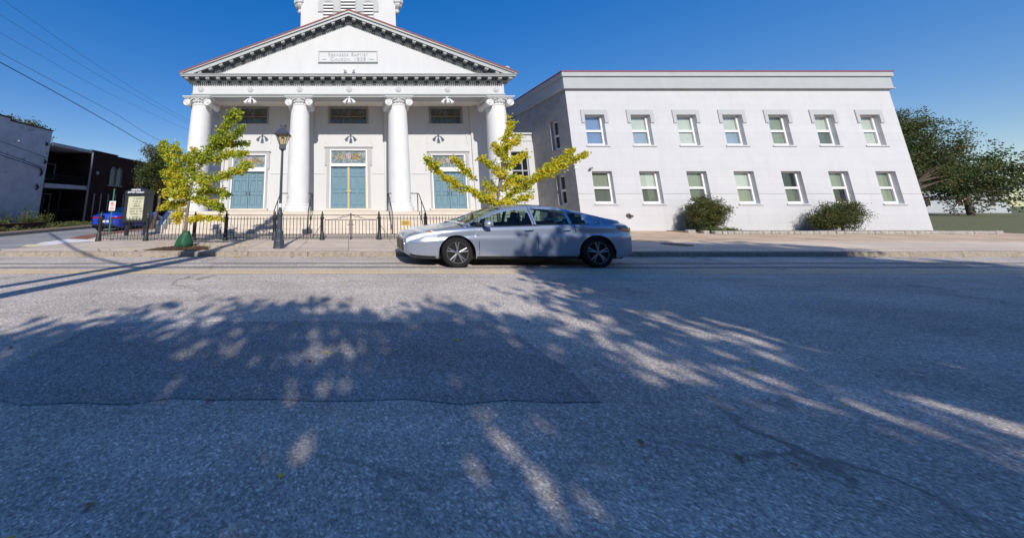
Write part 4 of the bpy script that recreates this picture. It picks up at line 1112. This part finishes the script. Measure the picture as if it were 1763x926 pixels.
sq(m, [(.245, 3.705), (.25, 3.72), (.225, 3.74), (.09, 3.93), (.07, 3.95), (.055, 3.95), (.055, 4.0), (.08, 4.01), (.08, 4.025), (.03, 4.045), (.0, 4.05)])
for sx in (-1, 1):
    for sy in (-1, 1): m.tube([(lx + sx * .06, ly + sy * .06, 4.0), (lx + sx * .10, ly + sy * .10, 4.05), (lx + sx * .085, ly + sy * .085, 4.075)], [.014, .012, .004], 5)
ln = m.build('lantern', 'lamp_iron', la)
m = MB()
for k in range(4):
    q = [(rb, zb), (rt, zt2)]
    a, b = {0: ((-1, -1), (1, -1)), 1: ((1, -1), (1, 1)), 2: ((1, 1), (-1, 1)), 3: ((-1, 1), (-1, -1))}[k]
    m.add([(lx + a[0] * rb, ly + a[1] * rb, zb), (lx + b[0] * rb, ly + b[1] * rb, zb), (lx + b[0] * rt, ly + b[1] * rt, zt2), (lx + a[0] * rt, ly + a[1] * rt, zt2)], [(0, 1, 2, 3)])
m.build('lantern_glass', 'lantern_glass', ln)
m = MB(); m.lathe([(.0, 3.40), (.03, 3.41), (.035, 3.5), (.06, 3.56), (.05, 3.62), (.0, 3.66)], (lx, ly, 0), 10); m.build('bulb', 'blind_cream', ln, smooth=True)
m = MB(); m.box(lx - .26, lx + .26, ly - .24, ly + .24, .12, .138); struct(m.build('lamp_footing', 'apron_concrete'))

# ================================================================ NOTICE BOARD
nb = thing('notice_board', 'black framed church notice board with gabled top and cream letter panel behind the fence corner', 'notice board', (-9.25, 14.3, .13))
m = MB(); X0, X1, Yf, Yb = -9.80, -8.86, 14.2, 14.72
for x in (X0 + .07, X1 - .07): m.box(x - .06, x + .06, 14.38, 14.52, .131, .72)
m.build('leg', 'sign_black', nb)
m = MB(); m.box(X0, X1, Yf + .04, Yb, .72, 1.90)
for a, b, c, d in ((X0, X0 + .13, .72, 1.90), (X1 - .09, X1, .72, 1.90), (X0 + .13, X1 - .09, .72, .82), (X0 + .13, X1 - .09, 1.84, 1.90)): m.box(a, b, Yf - .03, Yf + .039, c, d)
m.box(X0 - .03, X1 + .03, Yf - .05, Yb + .02, 1.902, 1.93); m.build('cabinet', 'sign_black', nb, bev=.008)
m = MB(); m.prism([(X0 - .02, 1.932), (X1 + .02, 1.932), (X1 + .02, 2.05), (X1 - .3, 2.14), ((X0 + X1) / 2, 2.22), (X0 + .3, 2.14), (X0 - .02, 2.05)], Yf - .04, Yb, 'y')
hd = m.build('header', 'sign_black', nb, bev=.008)
text('lettering', 'EBENEZER', .088, ((X0 + X1) / 2, Yf - .046, 2.10), 'letter_white', hd, .003, bold=.003)
text('lettering', 'BAPTIST CHURCH', .088, ((X0 + X1) / 2, Yf - .046, 1.995), 'letter_white', hd, .003, bold=.003)
m = MB(); m.box(X0 + .131, X1 - .091, Yf + .02, Yf + .038, .822, 1.838); pnl = m.build('letter_panel', 'blind_cream', nb)
m = MB()
xc = (X0 + X1) / 2 + .05
for z, w in ((1.73, .5), (1.61, .36), (1.50, .22), (1.40, .3), (1.29, .52), (1.18, .54), (1.07, .46), (.94, .26)):
    x = xc - w / 2
    while x < xc + w / 2:
        if R.random() < .84:
            m.box(x, x + .007, Yf + .014, Yf + .0185, z - .034, z + .034); m.box(x + .026, x + .033, Yf + .014, Yf + .0185, z - .034, z + R.choice((.0, .034)))
            zz = z + R.choice((.027, .0, -.034)); m.box(x + .0075, x + .0255, Yf + .014, Yf + .0185, zz, zz + .008)
        x += .048
m.build('letter', 'letter_dark', pnl)
m = MB(); m.box(X0 + .131, X1 - .091, Yf - .012, Yf - .006, .822, 1.838); m.build('glass_door', 'sign_glass', nb)
# ================================================================ NO PARKING SIGN
npk = thing('no_parking_sign', 'no parking sign plate on a green post beside the blue car', 'sign', (-10.55, 14.5, .13))
m = MB(); m.box(-10.552, -10.528, 14.505, 14.53, .02, 2.18); m.box(-10.568, -10.512, 14.50, 14.503, .02, 2.16)
m.build('post', 'green_post', npk)
m = MB(); m.box(-10.67, -10.39, 14.478, 14.486, 1.20, 1.62); pt = m.build('plate', 'sign_white', npk, bev=.004)
m = MB()
for k in range(28):
    a0, a1 = 2 * PI * k / 28, 2 * PI * (k + 1) / 28; cx0, cz0 = -10.53, 1.475
    m.add([(cx0 + r * math.cos(a), 14.4755, cz0 + r * math.sin(a)) for r, a in ((.10, a0), (.10, a1), (.08, a1), (.08, a0))], [(0, 1, 2, 3)])
m.add([(cx0 + x, 14.4745, cz0 + z) for x, z in ((-.068, .05), (-.05, .068), (.068, -.05), (.05, -.068))], [(0, 1, 2, 3)])
m.build('ban_ring', 'sign_red', pt)
text('letter', 'P', .17, (-10.53, 14.4765, 1.475), 'letter_dark', pt, .0004, bold=.004)
m = MB()
for z in (1.33, 1.28): m.box(-10.63, -10.43, 14.474, 14.4775, z - .014, z + .012)
m.build('print', 'sign_red', pt)
m = MB(); m.prism([(-10.63, 1.235), (-10.60, 1.25), (-10.60, 1.24), (-10.43, 1.24), (-10.43, 1.23), (-10.60, 1.23), (-10.60, 1.22)], 14.474, 14.4775, 'y'); m.build('arrow', 'sign_red', pt)
# ================================================================ CARS
def cr(tab):
    xs = [p[0] for p in tab]; ys = [p[1] for p in tab]; n = len(xs)
    ds = [(ys[i + 1] - ys[i]) / (xs[i + 1] - xs[i]) for i in range(n - 1)]
    ms = [ds[0]] + [0 if ds[i - 1] * ds[i] <= 0 else 2 * ds[i - 1] * ds[i] / (ds[i - 1] + ds[i]) for i in range(1, n - 1)] + [ds[-1]]
    def f(x):
        if x <= xs[0]: return ys[0]
        if x >= xs[-1]: return ys[-1]
        i = max(j for j in range(n - 1) if xs[j] <= x); h = xs[i + 1] - xs[i]; t = (x - xs[i]) / h
        return (2 * t ** 3 - 3 * t ** 2 + 1) * ys[i] + (t ** 3 - 2 * t ** 2 + t) * h * ms[i] + (-2 * t ** 3 + 3 * t ** 2) * ys[i + 1] + (t ** 3 - t ** 2) * h * ms[i + 1]
    return f
def car(name, label, paint, plate_back=False):
    HL = 2.62; AXL = (-1.47, 1.66); RA = .41; WR = .345
    zs = cr([(-2.62, .60), (-2.52, .70), (-2.2, .80), (-1.6, .875), (-1.0, .915), (0, .94), (1.2, .98), (2.2, .985), (2.5, .955), (2.62, .90)])
    zc = cr([(-2.62, .66), (-2.5, .77), (-2.2, .865), (-1.6, .955), (-1.2, 1.0), (-.9, 1.0), (1.5, 1.02), (2.0, 1.05), (2.45, 1.09), (2.56, 1.075), (2.62, .97)])
    hw = cr([(-2.62, .52), (-2.56, .66), (-2.42, .77), (-2.15, .86), (-1.5, .915), (-.8, .905), (1.0, .905), (1.7, .92), (2.2, .875), (2.48, .80), (2.58, .72), (2.62, .64)])
    zb = cr([(-2.62, .30), (-2.4, .22), (-1.9, .20), (2.1, .20), (2.4, .26), (2.62, .36)])
    wp = cr([(0, .915), (.08, .955), (.22, .975), (.42, .985), (.60, 1.0), (.66, .998), (.74, .972), (.88, .965), (.96, .95), (1, .925)])
    def bot(x):
        z = zb(x)
        for a in AXL:
            d = abs(x - a)
            if d < RA: z = max(z, .335 + math.sqrt(RA * RA - d * d))
        return z
    def side(x, z, off=0):
        t = (z - zb(x)) / (zs(x) - zb(x)); return hw(x) * wp(min(max(t, 0), 1)) + off
    xs = sorted(set([round(-HL + 2 * HL * i / 150, 4) for i in range(151)] + [round(a + s * RA * math.cos(k * PI / 24), 4) for a in AXL for s in (-1, 1) for k in range(13)]))
    root = thing(name, label, 'car')
    body = MB(); ts = [0, .04, .1, .2, .32, .44, .54, .60, .64, .70, .78, .88, .95, 1.0]; us = [.06, .16, .3, .5, .75, 1.0]
    cab0, cab1 = -1.05, 1.9
    for s in (-1, 1):
        cols = []
        for x in xs:
            b = bot(x); top = zs(x); col = []
            for t in ts:
                z = b + t * (top - b); col.append((x, s * side(x, z), z))
            for u in us:
                y = hw(x) * .925 * (1 - u); col.append((x, s * y, top + (zc(x) - top) * math.sin(u * PI / 2) ** .75))
            cols.append(col)
        nr = len(cols[0])
        vs = [p for c in cols for p in c]
        fs = []
        for i in range(len(xs) - 1):
            for j in range(nr - 1):
                if j >= len(ts) + 1 and cab0 < xs[i] < cab1: continue
                fs.append((i * nr + j, (i + 1) * nr + j, (i + 1) * nr + j + 1, i * nr + j + 1))
        body.add(vs, fs)
        for e in (0, len(xs) - 1):   # half end caps
            c = cols[e]; body.add(c + [(c[0][0], 0, c[0][2])], [list(range(len(c) + 1))])
    bo = body.build('body', paint, root, smooth=32)
    wd = bo.modifiers.new('weld', 'WELD'); wd.merge_threshold = .0005
    # greenhouse
    zr = cr([(-1.35, .97), (-.9, 1.15), (-.45, 1.34), (0, 1.44), (.45, 1.47), (.9, 1.445), (1.35, 1.365), (1.75, 1.26), (2.1, 1.155), (2.42, 1.08)])
    gx_ = [-1.28 + 3.68 * i / 168 for i in range(169)]
    parts = {}
    tss = [0, .05, .1] + [.1 + .76 * k / 8 for k in range(1, 9)] + [.90, .95, 1.0]
    uss = [.03, .07, .12, .3, .55, .8, 1.0]
    def gpt(x, r, s):
        zb_ = min(zs(x), zr(x)) - .004; h = max(zr(x) - zb_, .004); k = min(1, h / .3)
        yb = hw(x) * .90 - .05 * max(0, (x - 1.2)) ; yr = yb - .25 * h / .45
        if r < len(tss):
            t = tss[r]; y = yb + (yr - yb) * (t ** 1.25); z = zb_ + t * (h - .055 * k); return (x, s * y, z)
        u = uss[r - len(tss)]; return (x, s * yr * (1 - u), zb_ + h - .055 * k + .055 * k * math.sin(u * PI / 2) ** .6)
    nr = len(tss) + len(uss)
    for s in (-1, 1):
        for i in range(len(gx_) - 1):
            xm = (gx_[i] + gx_[i + 1]) / 2; h = zr(xm) - zs(xm)
            for j in range(nr - 1):
                key = 'roof'
                if j < len(tss) - 1:
                    tm = (tss[j] + tss[j + 1]) / 2
                    lim = .87
                    if .06 < tm < lim and h > .15:
                        if xm < .30: key = 'front_door_glass'
                        elif .385 < xm < 1.14: key = 'rear_door_glass'
                        elif 1.19 < xm < 1.52: key = 'quarter_glass'
                else:
                    if j >= len(tss) + 1:
                        if -1.2 < xm < -.30: key = 'windshield'
                        elif 1.15 < xm < 2.2: key = 'rear_window'
                kk = (key, s if 'glass' in key else 0)
                parts.setdefault(kk, MB()).add([gpt(gx_[i], j, s), gpt(gx_[i + 1], j, s), gpt(gx_[i + 1], j + 1, s), gpt(gx_[i], j + 1, s)], [(0, 1, 2, 3)])
    for (k, _), mb in parts.items():
        o = mb.build(k, paint if k == 'roof' else 'car_glass', root if k in ('roof', 'windshield', 'rear_window') else bo, smooth=40)
        w_ = o.modifiers.new('weld', 'WELD'); w_.merge_threshold = .0005
    # black window surround
    tr = MB()
    for s in (-1, 1):
        tr.tube([(x, s * (hw(x) * .90 + .006), zs(x) + .004) for x in [-.95 + k * .09 for k in range(29)]], .014, 5)
    tr.build('window_trim', 'black_trim', bo)
    un = MB(); un.box(-2.35, 2.35, -.66, .66, .17, .60); un.box(-.95, 1.7, -.80, .80, .30, .62); un.build('underbody', 'black_trim', root)
    for s in (-1, 1):
        for a in AXL:   # wheel arch liners
            m = MB(); m.add([(a + RA * math.cos(k * PI / 16), s * yy, .335 + RA * math.sin(k * PI / 16)) for yy in (.66, .885) for k in range(17)], [(k, k + 1, 18 + k, 17 + k) for k in range(16)])
            m.build('arch_liner', 'black_trim', bo)
            m = MB(); yo = s * .895; yi = s * .69
            m.lathe([(.2, yi), (WR - .02, yi), (WR, yi + s * .03), (WR, yo - s * .03), (WR - .03, yo), (.245, yo), (.24, yo - s * .04)], (a, 0, WR), 40, 'y')
            wh = m.build('wheel', 'tyre_rubber', root, smooth=40)
            m = MB(); m.lathe([(.05, yo - s * .03), (.05, yo - s * .005), (0, yo)], (a, 0, WR), 16, 'y')
            m.lathe([(.252, yo - s * .05), (.252, yo - s * .004), (.236, yo - s * .004), (.228, yo - s * .05)], (a, 0, WR), 40, 'y')
            for k in range(5):
                for dd in (-.16, .16):
                    t0 = 2 * PI * k / 5 + .3; p0 = (a + .045 * math.cos(t0), yo - s * .02, WR + .045 * math.sin(t0)); p1 = (a + .24 * math.cos(t0 + dd), yo - s * .02, WR + .24 * math.sin(t0 + dd))
                    m.tube([p0, p1], [.022, .016], 6)
            m.build('rim', 'alloy', wh, smooth=40)
            m = MB(); m.lathe([(0, yo - s * .08), (.23, yo - s * .08), (.23, yo - s * .10), (0, yo - s * .10)], (a, 0, WR), 24, 'y'); m.build('brake_disc', 'black_trim', wh)
    def patch(nm, x0, x1, za, zb2, mat, off=.006, n=10, par=None):
        for s in (-1, 1):
            m = MB(); g = []
            for i in range(n + 1):
                x = x0 + (x1 - x0) * i / n; a_, b_ = za(x), zb2(x)
                for j in range(5):
                    z = a_ + (b_ - a_) * j / 4; g.append((x, s * side(x, z, off), z))
            m.add(g, [(i * 5 + j, (i + 1) * 5 + j, (i + 1) * 5 + j + 1, i * 5 + j + 1) for i in range(n) for j in range(4)])
            m.build(nm, mat, par or root, smooth=40)
    patch('headlight', -2.57, -1.98, lambda x: zs(x) - .12 + .10 * max(0, (x + 2.3) / .32), lambda x: zs(x) - .018, 'headlight_lens', .008)
    patch('indicator', -2.2, -2.0, lambda x: zs(x) - .075 + .10 * max(0, (x + 2.3) / .32), lambda x: zs(x) - .05 + .02 * (x + 2.2), 'amber', .012, 4)
    patch('tail_light', 2.18, 2.61, lambda x: zs(x) - .16 + .10 * max(0, (2.3 - x) / .12), lambda x: zs(x) - .03, 'tail_red', .008)
    for x in (-.98, .345, 1.22 if True else 0):
        k = x; patch('door_seam', x - .007, x + .007, lambda q: .30 if k != 1.22 else .80, lambda q: zs(q) - .01, 'black_trim', .002, 2, bo)
    patch('rocker_trim', -1.03, 1.23, lambda x: .20, lambda x: .262, 'black_trim', .006, 20)
    patch('bumper_strip', -2.5, -1.95, lambda x: zb(x) + .01, lambda x: zb(x) + .06, 'black_trim', .006, 12)
    for x, s in ((.16, -1), (1.0, -1), (.16, 1), (1.0, 1)):
        m = MB(); m.tube([(x - .10, s * (side(x, .83) + .004), .845), (x - .06, s * (side(x, .83) + .03), .85), (x + .07, s * (side(x, .83) + .03), .855), (x + .11, s * (side(x, .83) + .004), .86)], .012, 6)
        m.build('door_handle', 'chrome', bo, smooth=True)
    for s in (-1, 1):
        m = MB(); m.tube([(-.80, s * .84, .955), (-.78, s * .93, .985)], .02, 6)
        m.tube([(-.87, s * 1.0, 1.0), (-.84, s * 1.0, 1.005), (-.78, s * 1.0, 1.01), (-.715, s * 1.0, 1.01), (-.70, s * 1.0, 1.01)], [.03, .07, .085, .085, .07], 12)
        m.build('wing_mirror', paint, root, smooth=50)
    m = MB(); m.box(-2.632, -2.615, -.46, .46, .32, .60); m.build('grille', 'black_trim', root, bev=.01)
    for y in (-.38, .38):
        for x in (-.15, .85):
            m = MB(); m.box(x, x + .5, y - .25, y + .25, .42, .56); m.obox(Matrix.Translation((x + .52, y, .80)) @ Matrix.Rotation(.25, 4, 'Y'), .13, .46, .62)
            m.obox(Matrix.Translation((x + .60, y, 1.17)) @ Matrix.Rotation(.2, 4, 'Y'), .09, .26, .17); m.build('seat', 'seat_cloth', root, bev=.04)
    m = MB(); m.tube([(-.9, -.78, .93), (-.9, .78, .93)], .10, 8); m.build('dashboard', 'seat_cloth', root)
    m = MB(); m.lathe([(.17, 0), (.19, .01), (.19, .025), (.17, .03)], (0, 0, 0), 24, 'x'); 
    for i, p in enumerate(m.v): m.v[i] = (p[0] - .42 + p[2] * .35, p[1] + .38, p[2] + .93)
    m.build('steering_wheel', 'seat_cloth', root)
    # rear fascia
    m = MB(); m.box(2.612, 2.634, -.26, .26, .56, .69); m.build('rear_plate', 'plate_white', root, bev=.004)
    m = MB()
    for k, y in enumerate((-.17, -.09, 0, .09, .17)): m.box(2.634, 2.6365, y - .022, y + .022, .59, .665)
    if plate_back: m.build('plate_print', 'letter_dark', root)
    m = MB(); m.box(2.58, 2.63, -.60, .60, .37, .47); m.build('rear_diffuser', 'black_trim', root, bev=.01)
    for s in (-1, 1):
        m = MB(); a, b = sorted((s * .30, s * .66)); m.prism([(a, .80), (b, .80), (b, .90), (a, .885)] if s > 0 else [(a, .80), (b, .80), (b, .885), (a, .90)], 2.60, 2.63, 'x'); m.build('boot_light', 'tail_red', root, bev=.006)
    return root
c1 = car('moving_car', 'silver blue saloon car driving left along the road in front of the church', 'silver_paint')
c1.location = (4.13, 8.74, 0); c1.scale = (1.06, 1, 1.0)
c2 = car('parked_car', 'bright blue saloon parked in the side street, seen from behind', 'blue_paint', True)
c2.scale = (.88, .96, .90); c2.rotation_euler = (0, 0, -PI / 2 + .03); c2.location = (-13.45, 20.25, .004)

# ================================================================ WIRES
def cable(pts, r, mat, label, grp=None, n=14):
    P = [Vector(p) for p in pts]; out = []
    k = len(P)
    fs = [cr([(i, P[i][a]) for i in range(k)]) for a in range(3)]
    for i in range(n * (k - 1) + 1): out.append(tuple(f(i / n) for f in fs))
    m = MB(); m.tube(out, r, 5)
    o = m.build('overhead_cable', mat, loc=out[0], smooth=True)
    return tag(o, label, 'cable', grp)
X0_ = -15.0
gr = 'overhead cables along the side street'
cable([(X0_, 2, 11.9), (X0_, 12.5, 10.2), (X0_, 19.5, 9.53), (X0_, 26.5, 9.27), (X0_, 39, 9.25)], .008, 'cable_grey', 'thin overhead cable crossing the sky, topmost of the five', gr)
cable([(X0_, 2, 10.7), (X0_, 12.5, 9.49), (X0_, 19.6, 9.05), (X0_, 26.6, 8.98), (X0_, 39, 9.1)], .008, 'cable_grey', 'thin overhead cable crossing the sky, second from the top of the five', gr)
cable([(X0_, 2, 9.5), (X0_, 12.65, 8.73), (X0_, 19.7, 8.31), (X0_, 26.7, 8.3), (X0_, 39, 8.9)], .007, 'cable_grey', 'faint overhead cable crossing the sky, middle one of the five', gr)
cable([(X0_, 2, 9.2), (X0_, 12.8, 7.89), (X0_, 19.9, 7.2), (X0_, 24.9, 6.5), (X0_, 39, 6.2)], .011, 'cable_grey', 'overhead cable crossing the sky just above the thickest black one', gr)
cable([(X0_, 2, 8.6), (X0_, 12.9, 7.48), (X0_, 20, 6.43), (X0_, 23.3, 5.9), (X0_, 39, 5.2)], .019, 'cable_black', 'thickest black overhead cable, lowest of the five crossing the sky', gr)
g3 = 'service cables running to the whitewashed wall'
cable([(-19.0, 10, 6.2), (-19.5, 17.5, 4.97), (-19.97, 21.0, 4.5)], .014, 'cable_black', 'upper black service cable drooping across the whitewashed wall', g3)
cable([(-19.0, 10, 5.5), (-19.5, 17.6, 4.36), (-19.97, 20.9, 3.82)], .018, 'cable_black', 'black service cable across the whitewashed wall, upper of the lower pair', g3)
cable([(-19.0, 10, 5.2), (-19.5, 17.7, 4.20), (-19.97, 20.9, 3.70)], .022, 'cable_black', 'black service cable across the whitewashed wall, lowest of the three', g3)
SX, SK = .04, .66    # shadow run: dx per metre of +Y, fall per metre
def above(x, y, h): return (x - SX * h / SK, y - h / SK, h)
cable([above(-15.8, 17.4, 7.6), above(-10.67, 12.57, 7.2), above(-7.62, 9.74, 7.0), above(-5.0, 7.9, 7.0)], .04, 'cable_black', 'overhead cable behind the viewpoint whose thin shadow curves over the side street mouth')
# pole at the far end of the side street cables
up = thing('utility_pole', 'wooden utility pole behind the church carrying the side street cables', 'pole', (-15, 39, .1))
m = MB(); m.tube([(-15, 39, -.2), (-15, 39, 9.9)], [.16, .11], 10); m.build('shaft', 'pole_wood', up)
m = MB(); m.box(-16, -14, 38.92, 39.08, 9.0, 9.14); m.build('crossarm', 'pole_wood', up)
# unseen frame added behind the viewpoint, arms shaped to throw two shadow bands
SPH = 5.0
sp = thing('shadow_band_frame', 'unseen twin armed frame added behind the viewpoint to cast two long shadow bands on the road', 'pole', (-8.2, -6.6, .1))
h = SPH
H1 = Vector(above(-4.66, 9.72, h)); H2 = Vector(above(-4.05, 9.82, h))
m = MB(); m.tube([(-8.2, -6.6, -.1), (-8.2, -6.6, h + .1)], [.14, .11], 12); m.build('shaft', 'pole_wood', sp)
for H, d, r in ((H1, Vector((1.64, 3.7, 0)), .12), (H2, Vector((1.53, 4.11, 0)), .19)):
    m = MB(); m.tube([H, H - d * 2.15], r, 10); arm = m.build('arm', 'lamp_iron', sp)
    m = MB(); m.obox(Matrix.Translation(H + Vector((.05, .05, 0))), .42, .5, .16); m.build('band_end_block', 'lamp_iron', arm, bev=.03)
m = MB(); m.tube([H2 + Vector((0, 0, .08)), H2 + Vector((0, 0, 2.2))], .13, 8); m.lathe([(.0, 2.1), (.17, 2.12), (.18, 2.3), (.18, 2.75), (.1, 2.85), (.05, 3.0), (0, 3.0)], tuple(H2), 12)  # added riser carries the second band's shadow on over the pavement
m.build('band_riser', 'lamp_iron', sp)
# street tree behind the viewpoint shades the right of the road, an added one the near lane
def shade_tree(x, y, crown, label, seed, n=300):
    broadleaf('shade_tree', label, 'tree', (x, y, .1), [(x, y, .1), (x, y, 1.6), (x + .1, y, 3.4)], crown, n, .25, ['leaf_mid', 'leaf_dark'], (.6, .4), seed, 'street tree and added unseen tree on the near pavement', per=34, tr_r=.2, crad=.42)
shade_tree(9.0, -4.6, [(6.3, -4.0, 6.9, 3.3, 2.6, 1.6), (11.0, -3.6, 7.4, 4.2, 3.0, 2.0), (9.0, -5.5, 6.4, 4.0, 2.6, 1.5), (7.5, -2.0, 7.3, 2.0, 1.6, 1.1), (9.4, -2.3, 7.2, 2.8, 1.7, 1.2), (11.2, -1.3, 7.6, 3.2, 1.5, 1.1), (7.0, -5.6, 6.6, 3.0, 2.6, 1.5)], 'leafy tree behind the viewpoint shading the right side of the road', 21, 1700)
shade_tree(1.0, -8.2, [(0.5, -8.2, 6.6, 4.6, 2.4, 1.7), (-3.5, -8.0, 6.2, 3.0, 2.2, 1.5)], 'unseen leafy tree added behind the viewpoint to shade the near lane', 22, 400)  # second tree, added to darken the near lane

# row added to close off half the low sky (seen only in reflections)
rb = thing('sky_block_row', 'dark brick row of shops added behind the viewpoint to block low sky, mirrored in the car windows', 'building', (0, -14, .1))
m = MB(); m.box(-45, 45, -24, -14, 0, 6.3); m.build('wall', 'dark_brick_front', rb)
m = MB(); m.box(-45.2, 45.2, -24.2, -13.8, 6.302, 6.6); m.build('coping', 'dark_cap', rb)
for i in range(14):
    x = -42 + i * 6.3; k = MB(); k.box(x - 1.6, x + 1.6, -14.0, -13.94, .6, 2.9); w = k.build('shop_window', 'dark_glassy', rb)
    for q in (-1, 1): k = MB(); k.box(x + q * 1.2 - .5, x + q * 1.2 + .5, -14.0, -13.94, 3.9, 5.6); k.build('sash_window', 'dark_glassy', rb)

# ================================================================ LIGHT, SKY, CAMERA
dv = Vector((SX, 1, -SK)).normalized()
sun = bpy.data.lights.new('sun', 'SUN'); sun.energy = 4.8; sun.angle = math.radians(.53); sun.color = (1, .95, .87)
so = bpy.data.objects.new('sun', sun); COL.objects.link(so); so.rotation_euler = dv.to_track_quat('-Z', 'Y').to_euler(); so.location = (0, -20, 20)
w = bpy.data.worlds.new('World'); sc.world = w; w.use_nodes = True
nt = w.node_tree; nt.nodes.clear()
sk = nt.nodes.new('ShaderNodeTexSky'); sk.sky_type = 'NISHITA'; sk.sun_disc = False
el = math.asin(-dv.z); sk.sun_elevation = el; sk.sun_rotation = PI / 2 - math.atan2(-dv.y, -dv.x)
sk.air_density = 1.0; sk.dust_density = .25; sk.ozone_density = 3.0; sk.altitude = 50
gm = nt.nodes.new('ShaderNodeGamma'); gm.inputs[1].default_value = .5
hsv = nt.nodes.new('ShaderNodeHueSaturation'); hsv.inputs['Hue'].default_value = .52; hsv.inputs['Saturation'].default_value = 2.14; hsv.inputs['Value'].default_value = 2.95
bg = nt.nodes.new('ShaderNodeBackground'); bg.inputs[1].default_value = .10
ou = nt.nodes.new('ShaderNodeOutputWorld'); nt.links.new(sk.outputs[0], gm.inputs[0]); nt.links.new(gm.outputs[0], hsv.inputs['Color']); nt.links.new(hsv.outputs[0], bg.inputs[0]); nt.links.new(bg.outputs[0], ou.inputs[0])
cam = bpy.data.cameras.new('camera'); co = bpy.data.objects.new('camera', cam); COL.objects.link(co)
co.location = (0, 0, ZC); co.rotation_euler = (PI / 2 + TH, 0, 0)
cam.sensor_fit = 'HORIZONTAL'; cam.sensor_width = 36; cam.lens = F_ / 1763 * 36
cam.shift_x = (881.5 - CXP) / 1763; cam.shift_y = -(463 - CYP) / 1763
cam.clip_start = .1; cam.clip_end = 3000
sc.camera = co
sc.view_settings.view_transform = 'Standard'; sc.view_settings.look = 'None'; sc.view_settings.exposure = 0; sc.view_settings.gamma = 1
sc.render.engine = 'CYCLES'; sc.cycles.use_denoising = True; sc.cycles.max_bounces = 8; sc.cycles.transparent_max_bounces = 16
